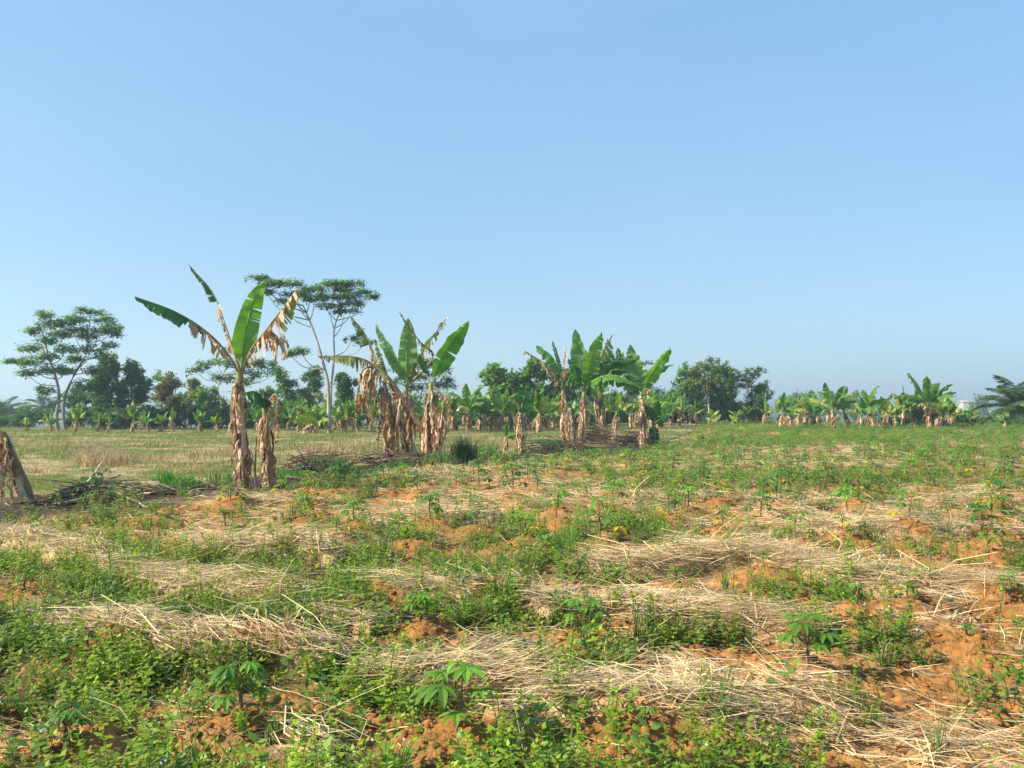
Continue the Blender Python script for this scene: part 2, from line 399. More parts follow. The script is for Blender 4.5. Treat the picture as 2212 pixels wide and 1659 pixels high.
def weed_proto(seed, h=.16, tiers=6, ll=.042, stems=3, green=(.145, .245, .018)):
    g = G()
    for s_ in range(stems):
        a0 = U(0, 6.28); lean = U(.05, .5); hh = h * U(.6, 1.1)
        top = np.array([math.cos(a0) * lean * hh, math.sin(a0) * lean * hh, hh])
        off = np.array([math.cos(a0), math.sin(a0), 0]) * U(0, .04)
        P = np.array([off + top * t * (1 if t else 0) for t in (0, .5, 1)])
        P[1, 2] += .1 * hh
        ribbons(g, P[None], np.full((1, 3), .004), np.array([[[1., 0, 0]]]), np.array([[.12, .14, .04]]))
        for t in range(tiers):
            f = (t + 1) / tiers; c = off + top * f; c[2] += .1 * hh * math.sin(f * 3.14)
            for q in range(3 if t == tiers - 1 else 2):
                a = t * 1.57 + q * (2.1 if t == tiers - 1 else 3.14) + a0 + N() * .3
                L = ll * (1.1 - .5 * f if t < tiers - 1 else .6) * U(.8, 1.25)
                el = U(-.3, .5) + (.4 if t == tiers - 1 else 0)
                d = np.array([[math.cos(a) * math.cos(el), math.sin(a) * math.cos(el), math.sin(el)]])
                s = norm(np.cross(d, [0, 0, 1.]) + N(size=(1, 3)) * .15)
                v = U(.75, 1.3); col = np.array([green]) * v + np.array([[.05, .04, 0]]) * f
                leaves(g, c[None], d, s, [L], [L * .62], col, .2)
    return proto_of(g)
def blades(g, x, y, z, L, Wd, C, lean=.4, seg=3):
    n = len(x); a = U(0, 6.28, n); le = np.abs(N(size=n)) * lean
    o = np.stack([np.cos(a), np.sin(a), 0 * a], 1) * (le * L)[:, None]; c = np.stack([x, y, z], 1)
    u3 = np.array([0, 0, 1.]) * L[:, None]
    P = np.stack([c, c + u3 * .55 + o * .25, c + u3 * (1 - np.minimum(le, .8)[:, None] * .5) + o], 1)
    sd = norm(np.cross(np.stack([np.cos(a + 1), np.sin(a + 1), 0 * a], 1), [0, 0, 1.]))[:, None]
    ribbons(g, P, Wd[:, None] * np.array([[1, .8, .15]]), sd, C)
def grassy_proto(n, h, col):
    g = G(); a = U(0, 6.28, n); z = np.zeros(n); blades(g, N(size=n) * .02, N(size=n) * .02, z, h * U(.5, 1.1, n), np.full(n, .006), np.array([col]) * U(.7, 1.3, (n, 1)), .6); return proto_of(g)
def build_weeds():
    rho = lambda D: 150 * np.minimum(1, (5.0 / D)) ** 1.35
    x, y = scatter(105000, rho, 2.9, 60)
    st, so, we, hu, gr = masks(x, y)
    p = we + .05
    clump = sst(.40, .58, fbm(x * 3.0, y * 3.0, 201, 3))
    keep = U(size=len(x)) < p * (.12 + .84 * clump) * (1 - gr)
    # not on the cassava mounds
    am = add_mounds(x, y, 0 * x)[1]; keep &= U(size=len(x)) > am * .9; x, y = x[keep], y[keep]; z = ground_z(x, y) - .005
    sc = U(.5, 1.4, len(x)) * np.interp(y, [3, 7, 12, 25, 50], [.95, 1.0, 1.25, 1.5, 1.7])
    hz = np.interp(y, [3, 12, 50], [1, 1, 1])
    P = [weed_proto(i, U(.13, .24)) for i in range(8)] + [weed_proto(9, .10, 4, .034, 5, (.13, .25, .03)), weed_proto(10, .22, 8, .036, 2, (.08, .17, .03)), weed_proto(11, .12, 4, .055, 3, (.06, .15, .035)), weed_proto(12, .14, 3, .075, 2, (.09, .19, .03)), weed_proto(13, .26, 9, .03, 1, (.17, .26, .03)), weed_proto(14, .15, 5, .03, 3, (.30, .20, .09)), grassy_proto(26, .2, (.13, .22, .04)), grassy_proto(20, .14, (.36, .28, .13)), grassy_proto(16, .26, (.10, .19, .04))]
    h = .8 + .5 * fbm(x * .8, y * .8, 205); tone = fbm(x * .5, y * .6, 207)
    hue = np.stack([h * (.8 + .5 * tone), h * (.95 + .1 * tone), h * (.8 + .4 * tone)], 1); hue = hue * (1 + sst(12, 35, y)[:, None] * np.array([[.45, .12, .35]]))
    g = G(); inst(g, P, x, y, z, U(0, 6.28, len(x)), sc, .2, hue, zs=np.interp(y, [9, 16, 30], [1, .6, .4]))
    tag(g.build('weeds', M_weed, smooth=False), kind='stuff')
    # tiny lavender and white flower heads on the weeds
    fx = (y < 11) & (U(size=len(x)) < np.where(x < 1.0, .07, .025)); X, Y, Z = x[fx], y[fx], z[fx] + .17 * sc[fx]
    g = G()
    for q in range(3):
        n = len(X); c = np.stack([X, Y, Z], 1) + N(size=(n, 3)) * .008
        d = rdir(n); s = norm(np.cross(d, rdir(n)))
        lav = U(size=n)[:, None] < .45
        C = np.where(lav, [[.42, .42, .75]], [[.75, .78, .78]])
        leaves(g, c, d, s, np.full(n, .013), np.full(n, .012), C, 0)
    tag(g.build('flowers', M_weed), kind='stuff')
build_weeds()

def build_straw():
    g = G()
    rho = lambda D: 1500 * np.minimum(1, 5.0 / D) ** 2.0
    x, y = scatter(470000, rho, 2.9, 48)
    st, so, we, hu, gr = masks(x, y)
    keep = U(size=len(x)) < (st ** 1.3 * .95 + .035 + .015 * so + .05 * (y > 9)) * (1 - gr) * (1 - .9 * hu)
    am = add_mounds(x, y, 0 * x)[1]; keep &= U(size=len(x)) > am * 1.1; x, y = x[keep], y[keep]; st = st[keep]; z = ground_z(x, y)
    n = len(x)
    sc = np.interp(y, [3, 6, 12, 25, 50], [1, 1.1, 1.7, 2.8, 4.5])
    L = U(.05, .55, n) ** 1.35 * (.75 + .6 * st) * np.interp(y, [3, 12, 50], [1, 1.2, 2])
    # main lay of the straw turns slowly over the field
    a = (fbm(x * .7, y * .7, 301) - .5) * 3.2 - .35 + N(size=n) * np.where(U(size=n) < .7, .28, 1.2)
    el = N(size=n) * .12 + np.where(U(size=n) < .02, U(.1, .6, n), 0)
    d = np.stack([np.cos(a) * np.cos(el), np.sin(a) * np.cos(el), np.sin(el)], 1)
    c = np.stack([x, y, z + U(0, .08, n) * st + .006 + np.abs(np.sin(el)) * L * .45], 1)
    bend = norm(np.cross(d, [0, 0, 1.])) * N(size=(n, 1)) * .20 * L[:, None] + np.array([0, 0, 1.]) * (N(size=(n, 1)) * .04 * L[:, None])
    P = np.stack([c - d * L[:, None] / 2, c + bend, c + d * L[:, None] / 2 + bend * .2], 1)
    Wd = (U(.0018, .0065, n) * sc)[:, None] * np.array([1, 1, .5])
    sd = norm(np.cross(d, rdir(n) * .5 + [0, 0, 1.]))[:, None]
    v = U(.65, 1.2, n)[:, None]; C = np.where(U(size=n)[:, None] < .7, [[.78, .58, .32]], [[.50, .34, .18]]) * v
    gr_ = U(size=n)[:, None] < .12; C = np.where(gr_, [[.28, .24, .19]] * v, C)
    ribbons(g, P, Wd, sd, C)
    # stubble standing up, broken stalks
    sp = [(1700,1215,40),(1480,1585,50),(1400,1370,60),(2040,1360,40),(2110,1330,30),(1560,1560,60),(1660,1205,30),(930,1310,30),(1190,1305,40),(1550,1098,40),(1700,1098,30),(760,1370,30),(1850,1275,60),(1320,1440,50)]
    for (px, py, r) in sp:
        m = 24; X = px + N(size=m) * r; Y = py + N(size=m) * r * .22; gx, gy = GP(X, Y); gz = ground_z(gx, gy)
        L = U(.08, .30, m); el = U(.2, 1.2, m); a = U(0, 6.28, m)
        d = np.stack([np.cos(a) * np.cos(el), np.sin(a) * np.cos(el), np.sin(el)], 1); c = np.stack([gx, gy, gz], 1)
        P = np.stack([c, c + d * L[:, None] * .5, c + d * L[:, None] + np.array([0, 0, -.04])], 1)
        ribbons(g, P, np.full((m, 1), .006) * np.array([[1, .9, .5]]), norm(np.cross(d, rdir(m)))[:, None], np.array([[.62, .49, .30]]) * U(.7, 1.2, (m, 1)))
    tag(g.build('straw_mulch', M_straw, smooth=False), kind='stuff')
build_straw()

def build_clods():
    rho = lambda D: 400 * np.minimum(1, 4.5 / D) ** 2
    x, y = scatter(26000, rho, 2.9, 26); st, so, we, hu, gr = masks(x, y)
    so = np.maximum(so, add_mounds(x, y, 0 * x)[1]); keep = U(size=len(x)) < (so * .8 + hu * .7) * (1 - .5 * gr); x, y = x[keep], y[keep]; hu = hu[keep]; z = ground_z(x, y); n = len(x)
    base = []
    for i in range(5):
        V = []; 
        for zz, r in ((-.5, .6), (0, 1), (.45, .75), (.62, .1)):
            for k in range(6):
                a = k * 1.047 + i; V.append([math.cos(a) * r * U(.75, 1.2), math.sin(a) * r * U(.75, 1.2), zz * U(.8, 1.1)])
        base.append((np.array(V), gridF(4, 6, True), np.ones((24, 3))))
    hue = np.where((hu > .4)[:, None], [[.11, .075, .055]], [[.29, .135, .042]]) * U(.7, 1.15, (n, 1))
    g = G(); inst(g, base, x, y, z, U(0, 6.28, n), U(.2, 1, n) ** 3 * .028 + .005 + .0006 * y, .3, hue)
    tag(g.build('soil_clods', M_soil), kind='stuff')
build_clods()

def build_grass():
    rho = lambda D: 60 * np.minimum(1, 12 / D) ** 1.5
    x, y = scatter(110000, rho, 9, 52); st, so, we, hu, gr = masks(x, y)
    gn = .6 * fbm(x * .5, y * .9, 107) + .4 * fbm(x * 1.6, y * 1.6, 109); tan_ = sst(.50, .64, gn)
    keep = U(size=len(x)) < gr * (.9 - .45 * tan_) * (1 - hu); x, y, tan_ = x[keep], y[keep], tan_[keep]; n = len(x); z = ground_z(x, y)
    sc = np.interp(y, [10, 25, 50], [1, 1.6, 2.6])
    C = np.where(U(size=n)[:, None] < tan_[:, None] * .7 + .12, [[.42, .30, .17]], [[.13, .19, .04]]) * U(.7, 1.25, (n, 1))
    g = G(); blades(g, x, y, z, U(.03, .13, n) * (.7 + sc * .4) * (.5 + 1.1 * sst(.4, .65, fbm(x * 1.4, y * 1.4, 603))), .006 * sc * U(.7, 1.4, n), C, .7)
    tag(g.build('grass', M_weed, smooth=False), kind='stuff')
    # tall dead grass, bleached pinkish straw
    g = G()
    for (px, py, rx, ry, n, hh) in [(225,1000,55,10,1500,.5),(205,992,28,6,700,.6),(470,985,80,9,1300,.4),(600,975,90,9,1600,.38),(700,978,70,9,1500,.42),(760,968,60,9,1400,.40),(1090,960,50,8,900,.4),(1010,975,60,9,900,.36),
                               (330,990,80,6,600,.25),(80,1020,30,5,260,.2),(1040,952,60,5,600,.4),(1570,946,10,3,150,.4),(1525,948,12,4,260,.5),(120,985,60,10,700,.3),(420,1015,90,12,900,.25),(130,960,90,5,900,.3),(640,1000,60,8,500,.3),(330,960,120,5,900,.3),(860,962,60,5,500,.35)]:
        X = px + N(size=n) * rx * .6; Y = py + N(size=n) * ry * .6; gx, gy = GP(X, Y); z = ground_z(gx, gy)
        C = np.array([[.44, .31, .17]]) * U(.6, 1.3, (n, 1)) + np.array([[.05, .02, .0]]) * U(-1, 1, (n, 1))
        cl = sst(.4, .62, fbm(gx * 1.5, gy * 1.5, 601)); q = U(size=n) < cl; blades(g, gx[q], gy[q], z[q], (hh * .9 * U(.3, 1.15, n) * (.5 + .5 * cl))[q], U(.008, .016, n)[q], C[q], .9)
    tag(g.build('dead_grass', M_straw, smooth=False), kind='stuff')
build_grass()
def grass_tuft(px, py, h, n, col, label, spread=.18, lean=.25, wd=.014):
    gx, gy = GP(px, py); z0 = float(ground_z(gx, gy)[0])
    g = G(); x = N(size=n) * spread; y = N(size=n) * spread * .7
    blades(g, x, y, np.zeros(n), h * U(.45, 1.05, n), wd * U(.6, 1.3, n), np.array([col]) * U(.6, 1.4, (n, 1)), lean)
    o = g.build('grass_tuft', M_weed, smooth=False); o.location = (gx, gy, z0 - .01); tag(o, label, 'grass tuft')
grass_tuft(1003, 999, .78, 480, (.06, .13, .03), 'tall dark green grass tuft right of the second banana clump', .18, .42)
grass_tuft(945, 1010, .5, 260, (.09, .17, .05), 'thin green grass tuft at the right foot of the second banana clump', .25)
grass_tuft(1050, 988, .5, 220, (.12, .20, .07), 'pale green grass tuft just right of the tall dark tuft', .22)
grass_tuft(870, 1028, .38, 200, (.10, .18, .06), 'green grass blades in front of the stick pile round the second banana clump', .15)
grass_tuft(362, 1052, .34, 320, (.09, .24, .03), 'bright green grass tuft on the dark earth, leftmost of two', .13)
grass_tuft(403, 1056, .30, 360, (.09, .24, .03), 'bright green grass tuft on the dark earth, nearer the big banana plant', .16)
grass_tuft(285, 1075, .26, 120, (.10, .22, .04), 'small green grass tuft behind the pale fallen banana stem', .1)
grass_tuft(485, 1045, .3, 160, (.13, .22, .05), 'grass tuft left of the foot of the tall banana plant', .16)
grass_tuft(625, 1036, .22, 260, (.10, .24, .03), 'low bright grass tuft right of the tall banana plant', .2)
grass_tuft(780, 1040, .32, 300, (.07, .18, .04), 'grass tuft at the left end of the middle stick pile', .3)
grass_tuft(1415, 955, .35, 200, (.12, .2, .06), 'grass tuft right of the third banana clump', .25)
grass_tuft(1228, 1200, .42, 60, (.10, .24, .04), 'sparse tall green grass stalks in the middle of the cassava field', .10, .2, .006)
grass_tuft(1210, 1190, .36, 60, (.10, .24, .04), 'short green grass stalks left of the sparse tall stalks in the cassava field', .10, .2, .006)
grass_tuft(1700, 1205, .34, 80, (.55, .42, .25), 'bleached straw-coloured grass stubble standing in the right of the field', .12, .5, .006)

# ------------------------------------------------------------------ banana plants
GREEN = np.array([.075, .20, .022]); DK = np.array([.03, .105, .02]); PALE = np.array([.16, .30, .08]); BRI = np.array([.14, .30, .02])
TAN = np.array([.66, .46, .29]); BRN = np.array([.26, .14, .075]); YEL = np.array([.55, .40, .03])
def blade(g, P, s, W, pet=.12, gr=None, dry=None, droop=(.25, .4), tear=.06, cg=GREEN, M=4, side_scale=(1, 1), edge=.0, rib=.022):
    n = len(P); T = norm(np.gradient(P, axis=0)); s = norm(s - T * np.sum(s * T, 1, keepdims=True))
    nn = norm(np.cross(T, s)); u = np.linspace(0, 1, n); up = np.clip((u - pet) / (1 - pet), 0, 1)
    W = W * .76; tear = tear * 2.3 + .015; prof = np.minimum(1, (up / .25 + .03)) ** .55 * np.maximum(1 - up ** 3.2, 0) ** .8
    down = np.array([0, 0, -1.]); perp = down - T * (T @ down)[:, None]
    seg = np.linalg.norm(np.diff(P, axis=0), axis=1).sum()
    for si, sg in enumerate((-1, 1)):
        i0 = int(pet * n)
        i = i0
        while i < n - 1:
            um = u[i]; dr = dry(um, sg) if dry else 0
            dr = min(1, max(0, dr + N() * .12)) if dr > .02 else 0
            tp = tear if dr < .5 else max(tear, .55)
            j = i + 1
            while j < n - 1 and U() > tp: j += 1
            idx = np.arange(i, j + 1); k = len(idx)
            torn = dr > .5
            a0 = droop[0] + N() * (.10 if torn else .04) + (U(.5, 1.1) if torn else 0); a1 = droop[1] + N() * (.15 if torn else .07) + (U(.3, .8) if torn else 0)
            lm = (U(.55, 1.15) if torn else U(.93, 1.03)); shrink = U(.25, .7) if torn else (U(.02, .12) if tp > .02 else 0)
            rip = np.convolve(N(size=k + 4), [.25, .5, .5, .5, .25], 'valid')[:k] * (.035 if not torn else .02) * W / .3; f = norm(perp[idx] * (1 - dr) + down * dr * 1.0 + nn[idx] * (.35 * (1 - dr) + (N() * .35 if torn else 0)))
            d = s[idx] * sg
            pos = P[idx].copy(); rows = [pos.copy()]
            cx_ = P[idx].mean(0); crv = N() * .25 if torn else 0
            for m in range(1, M + 1):
                v = m / M; a = np.clip(a0 + a1 * v, -.3, 1.5)
                pos = pos + (d * math.cos(a) + f * math.sin(a)) * (prof[idx] * W * side_scale[si] * lm / M)[:, None]
                q = pos.copy(); ctr = q.mean(0); q = q + (ctr - q) * shrink * v
                q = q + nn[idx] * (crv * W * v * v + rip[:, None] * v) + N(size=q.shape) * (.012 if torn else .002)
                if torn: q[:, :] += down * (prof[idx] * W * .15 * v * v)[:, None]
                rows.append(q)
            V = np.stack(rows, 1)
            vv = np.linspace(0, 1, M + 1)[None, :]
            dv = np.clip(dr + np.where(vv > .8, edge + .3 * (U(size=(k, 1)) < .15) * edge * 3, 0), 0, 1) * np.ones((k, 1))
            gc = cg * U(.88, 1.12); b = TAN * U(.65, 1.15) if U() < .65 else BRN * U(.6, 1.2)
            C = gc * (1 - dv[..., None]) + b * dv[..., None]
            if .2 < dr < .5: C = C * .5 + .5 * (gc * (1 - dr) + YEL * dr)
            st_ = np.stack([np.repeat((u[idx] * seg)[:, None], M + 1, 1), np.repeat(vv, k, 0), np.zeros((k, M + 1))], -1)
            F = gridF(k, M + 1)
            if sg > 0: F = F[:, ::-1]
            g.add(V, F, C.reshape(-1, 3), 0, st_)
            i = j
    dmid = np.array([(dry(x, 0) if dry else 0) for x in u])[:, None]
    C = np.array([.20, .28, .08]) * (1 - dmid) + np.array([.32, .20, .10]) * dmid
    tubes(gr or g, P + nn * .004, np.interp(u, [0, .15, 1], [rib * 1.5, rib, .003]), 5, C, 0 if gr else 1)
def flap(g, p, out, L, W, C, mi=0):
    k, M = 7, 4
    t = np.linspace(0, 1, k)[:, None]; tw = N() * .5
    sd = norm(np.cross(out, [0, 0, 1.]) + N(size=3) * .25)
    rise = U(0, .25)
    path = p + out * (np.sin(t * 2.4) * L * U(.04, .20)) + np.array([0, 0, 1.]) * (np.sin(t * 3.1) * rise * L * .5 - t * L * (1 - rise * .4)) + N(size=(k, 3)) * .012
    vv = np.linspace(-1, 1, M)[None, :, None]
    wd = (W * .8 * (1 - .95 * np.abs(t - .25) ** 1.1) * (.5 + .8 * U(size=(k, 1))))[:, None]
    cur = U(-.3, .8)
    ang = (tw * t)[:, None]
    side = sd * np.cos(ang) + out * np.sin(ang)
    V = path[:, None] + side * vv * wd / 2 + out * (-(vv ** 2) * wd * cur * .6) + N(size=(k, M, 3)) * .010
    cc = np.asarray(C)[None, None] * U(.8, 1.15, (k, 1, 1)) * np.ones((k, M, 1))
    g.add(V, gridF(k, M), cc.reshape(-1, 3), mi)
def skirt(g, P, n, Lr=(.15, .5), Wr=(.05, .14), r=.12, t0=0, t1=1, tone=1):
    for _ in range(n):
        t = U(t0, t1); f = t * (len(P) - 1); i = min(int(f), len(P) - 2); p = P[i] * (1 - f + i) + P[i + 1] * (f - i)
        a = U(0, 6.28); out = np.array([math.cos(a), math.sin(a), 0])
        L = min(U(*Lr), max(p[2] - P[0][2], .12) + .02)
        q = U()
        c = (TAN * U(.75, 1.2) if q < .55 else (BRN * U(.7, 1.6) if q < .9 else np.array([.45, .33, .22]))) * tone
        flap(g, p + out * r * U(.7, 1.1), out, L, U(*Wr), c)
def fan_dry(g, p, n, L, W):
    for _ in range(n):
        a = U(0, 6.28); flap(g, p + N(size=3) * .05, np.array([math.cos(a), math.sin(a), 0]), L * U(.6, 1.1), W * U(.6, 1.2), (TAN if U() < .6 else BRN * 1.3) * U(.7, 1.15))
def stemmesh(P, r0, r1, tone=(.27, .155, .065), top=(.22, .27, .08)):
    g = G(); n = 26; Q = catmull(P, n); t = np.linspace(0, 1, n)
    R = (r0 + (r1 - r0) * t) * (1 + .12 * np.exp(-t * 14)) * (1 + N(size=n) * .03)
    C = np.array(tone) * (1 - sst(.78, 1, t)[:, None]) * U(.7, 1.3, (n, 1)) + np.array(top) * sst(.78, 1, t)[:, None]
    tubes(g, Q, R, 9, C)
    # old leaf sheaths wrapped lengthwise round the stem
    for _ in range(16):
        a = U(0, 6.28); i = rng.integers(0, n - 9); k = 8; idx = np.arange(i, i + k)
        th = a + np.linspace(-.5, .5, 4)[None, :] * np.linspace(1, .5, k)[:, None]
        rr = (R[idx] + .006 + .012 * U())[:, None]
        V = Q[idx][:, None] + np.stack([np.cos(th) * rr, np.sin(th) * rr, 0 * th], -1)
        g.add(V, gridF(k, 4), (TAN if U() < .4 else BRN * 1.2) * U(.5, 1.0))
    return g, Q
def dseg(*pairs):
    """dryness along a leaf from (u, value) pairs"""
    us = [p[0] for p in pairs]; vs = [p[1] for p in pairs]
    return lambda u, s: float(np.interp(u, us, vs))
def banana(D, stem, r0, r1, lvs, label, cat='banana plant', nsk=60, skr=(.2, .5), skw=(.06, .15), group=None, sk1=.97, fans=(), top=(.22, .27, .08)):
    """stem and leaf midribs as photo points; every leaf gets its own depth"""
    P = [WP(a, b, D) for a, b in stem]
    gz = float(ground_z(P[0][0], D)[0]); P[0][2] = gz - .03
    org = np.array([P[0][0], P[0][1], gz])
    root = empty('banana_plant', org, label, cat, group)
    r0, r1 = r0 * .62, r1 * .72; g, Q = stemmesh(np.array(P) - org, r0, r1, top=top); g.build('stem', M_stem, root)
    if nsk:
        g = G(); skirt(g, Q, int(nsk * .68), (skr[0] * 1.2, skr[1] * 1.5), (skw[0] * .65, skw[1] * .9), r0 * .7, .06, sk1); g.build('dry_sheaths', M_dry, root, smooth=False)
    for (pts, W, off, phi, kw) in lvs:
        kw = dict(kw); n = kw.pop('n', 54)
        A = []
        for i, (a, b) in enumerate(pts):
            A.append(WP(a, b, D + off * (i / (len(pts) - 1))))
        A = catmull(np.array(A) - org, n); T = norm(np.gradient(A, axis=0))
        s0 = norm(np.cross(T, np.array([0, 1., 0]))); n0 = norm(np.cross(T, s0))
        s = s0 * math.cos(phi) + n0 * math.sin(phi)
        g = G(); gr = G(); dead = kw.get('dry') is not None and kw['dry'](.5, -1) > .8
        blade(g, A, s, W, gr=gr, **kw)
        o = g.build('dry_leaf' if dead else 'leaf', M_ban, root, st=True); gr.build('midrib', M_stem, o)
    for (a, b, dz, n, L, W) in fans:
        g = G(); fan_dry(g, WP(a, b, D + dz) - org, int(n * .8), L * .9, W * .75); g.build('dry_leaf', M_dry, root, smooth=False)
    return root
def hang(g_pts, W, off=0, **k):   # a wholly dead leaf hanging down
    kw = dict(dry=lambda u, s: 1., droop=(.8, .4), tear=.5, pet=.05); kw.update(k); return (g_pts, W, off, .6, kw)

# --- the tall one on the left
banana(14.0, [(522,1062),(523,1000),(519,930),(516,860),(518,800)], .17, .085, [
  ([(518,812),(490,762),(440,712),(375,672),(292,641)], .36, -.7, 1.15, dict(dry=dseg((0,.9),(.5,1),(.56,.8),(.62,0),(1,0)), droop=(.9,.35), tear=.10, cg=DK*1.2, pet=.20, edge=.12)),
  ([(519,812),(503,755),(482,690),(458,630),(408,573)], .24, .5, .9, dict(dry=dseg((0,1),(.62,1),(.66,0),(1,0)), droop=(.5,.3), tear=.12, cg=DK, pet=.16, side_scale=(.9,.7), edge=.6)),
  ([(520,812),(524,765),(532,710),(548,650),(571,607)], .29, -.1, .25, dict(droop=(.05,.12), tear=.015, cg=BRI, pet=.15)),
  ([(521,812),(541,758),(575,712),(608,668),(648,616)], .40, -.5, .95, dict(dry=lambda u,s: 1. if u<.62 or s>0 else .25, droop=(.7,.4), tear=.3, cg=GREEN, pet=.14, edge=.5)),
 ], 'tallest banana plant at the left, one upright bright green leaf among torn dry ones', nsk=120,
 fans=[(608,725,-.5,7,.6,.22),(585,715,-.4,6,.42,.15)])
banana(13.9, [(583,1068),(580,1000),(576,930),(571,880)], .13, .06, [
  ([(573,900),(567,862),(550,846),(522,850)], .42, -.25, 1.2, dict(droop=(.75,.3), tear=.01, cg=DK, pet=.1)),
  ([(573,890),(582,870),(592,852),(600,862),(602,905),(596,960)], .16, -.2, .7, dict(dry=lambda u,s:1., droop=(.8,.4), tear=.3, pet=.15)),
  ([(571,885),(570,865),(568,843)], .02, 0, 0, dict(cg=DK, pet=.1, tear=0.01)),
 ], 'short banana sucker beside the tallest banana plant, one broad dark leaf', nsk=60, skw=(.06,.14), fans=[(597,880,0,5,.45,.12)])
g = G(); gx, gy = GP(552, 1060); z0 = float(ground_z(gx, gy)[0])
tubes(g, np.array([[0,0,-.02],[-.01,0,.3],[0,.01,.6],[.02,0,.93]]), [.022,.018,.015,.008], 6, (.22,.16,.09)); tubes(g, np.array([[0,0,.35],[-.05,0,.5],[-.08,0,.56]]), [.012,.008,.004], 5, (.2,.14,.08))
o = g.build('dead_stalk', M_wood); o.location = (gx, gy, z0); tag(o, 'thin dead stalk standing between the tallest banana plant and its sucker', 'stalk')

# --- left edge of the frame
banana(11.7, [(62,1088),(42,1030),(18,970),(4,935)], .15, .09, [
  ([(2,940),(-30,900),(-80,880),(-140,890)], .3, 0, 1, dict(dry=dseg((0,1),(1,.6)), droop=(.8,.4), tear=.3)),
  hang([(10,950),(0,985),(-4,1030),(2,1070)], .2, -.2), hang([(8,950),(14,950),(14,985),(10,1030)], .12, -.3),
  ([(4,945),(8,985),(0,1050),(20,1092),(44,1097)], .16, -.5, .3, dict(dry=lambda u,s:1., droop=(.8,.5), tear=.35, pet=.3)),
 ], 'leaning banana plant of dead brown leaves cut by the left edge', top=(.3,.2,.1), nsk=34, skr=(.2,.5), skw=(.05,.12), fans=[(4,950,-.2,6,.7,.18),(-4,1000,-.25,7,.7,.2)])

# --- second clump
banana(19.7, [(948,1004),(925,950),(890,895),(850,835),(812,790)], .17, .10, [
  ([(812,792),(785,776),(745,769),(686,770)], .34, -.3, 1.2, dict(dry=dseg((0,1),(.45,.85),(.5,.35),(.75,.3),(.8,.9),(1,1)), droop=(.95,.3), tear=.35, cg=PALE, pet=.08)),
  ([(818,800),(806,760),(785,715),(758,684)], .30, .3, .9, dict(dry=lambda u,s: 1. if s<0 or u<.45 else .1, droop=(.4,.3), tear=.25, cg=DK, pet=.1, edge=.3)),
  ([(838,825),(830,790),(822,765),(812,740)], .22, .5, .8, dict(dry=lambda u,s: 1. if s<0 else .2, droop=(.5,.3), tear=.2, cg=GREEN, pet=.1)),
  ([(812,790),(785,800),(772,850),(770,915)], .26, -.4, .5, dict(dry=lambda u,s:1., droop=(.8,.4), tear=.4, pet=.05)),
  hang([(815,795),(800,830),(795,870),(800,915)], .22, .2), hang([(830,820),(840,860),(835,905)], .2, -.2),
 ], 'banana plant of the second clump leaning left under a mass of dead leaves', nsk=70, skr=(.3,.75), skw=(.08,.2), fans=[(795,800,-.2,14,1.0,.24),(780,850,-.3,10,.7,.2),(830,840,.1,14,.9,.2),(850,880,.1,14,.9,.2)])
banana(20.0, [(850,1002),(846,960),(842,930),(838,905)], .16, .1, [
  hang([(838,905),(825,900),(818,930),(816,970)], .2), hang([(838,905),(850,900),(856,930),(860,965)], .2)],
  'short dead banana stump wrapped in dry leaves at the left of the second clump', nsk=60, skr=(.3,.7), skw=(.06,.15), fans=[(840,905,0,16,.9,.2)])
banana(20.2, [(890,1002),(884,950),(880,890),(878,828)], .15, .075, [
  ([(878,835),(864,790),(840,745),(811,701)], .28, .3, .7, dict(droop=(.5,.2), tear=.08, cg=PALE*.9, pet=.12, edge=.2)),
  ([(879,835),(878,790),(879,740),(882,686)], .42, -.2, .15, dict(droop=(.05,.15), tear=.01, cg=PALE, pet=.16, side_scale=(1,.75))),
  ([(880,835),(898,790),(925,740),(967,684)], .40, .2, .8, dict(dry=lambda u,s: 1. if (s<0 and u<.98) else (.15 if u<.9 else 1), droop=(.35,.3), tear=.2, cg=GREEN, pet=.14, edge=.3)),
  ([(884,830),(935,770),(905,735),(862,673)], .13, -.3, .9, dict(dry=dseg((0,1),(.6,1),(.7,.5),(1,.3)), droop=(.5,.3), tear=.3, cg=DK, pet=.3)),
 ], 'middle banana plant of the second clump with a broad pale upright leaf', nsk=90, skr=(.2,.6), fans=[(885,860,-.1,8,.6,.12)])
banana(19.5, [(922,1006),(926,950),(929,890),(931,826)], .16, .075, [
  ([(931,835),(950,785),(980,735),(1014,692)], .36, -.2, .55, dict(droop=(.12,.2), tear=.03, cg=GREEN*1.05, pet=.14)),
  ([(930,835),(921,800),(912,780),(904,765)], .16, 0, .7, dict(droop=(.2,.2), tear=.03, cg=DK, pet=.2)),
  ([(932,835),(950,845),(957,870),(960,915)], .17, -.2, .4, dict(dry=lambda u,s:1., droop=(.6,.4), tear=.2, pet=.15)),
 ], 'right-hand banana plant of the second clump with one clean green leaf slanting right', nsk=85, skr=(.25,.75), skw=(.07,.18), fans=[(930,880,-.1,14,.8,.16),(945,930,-.1,12,.7,.16)])

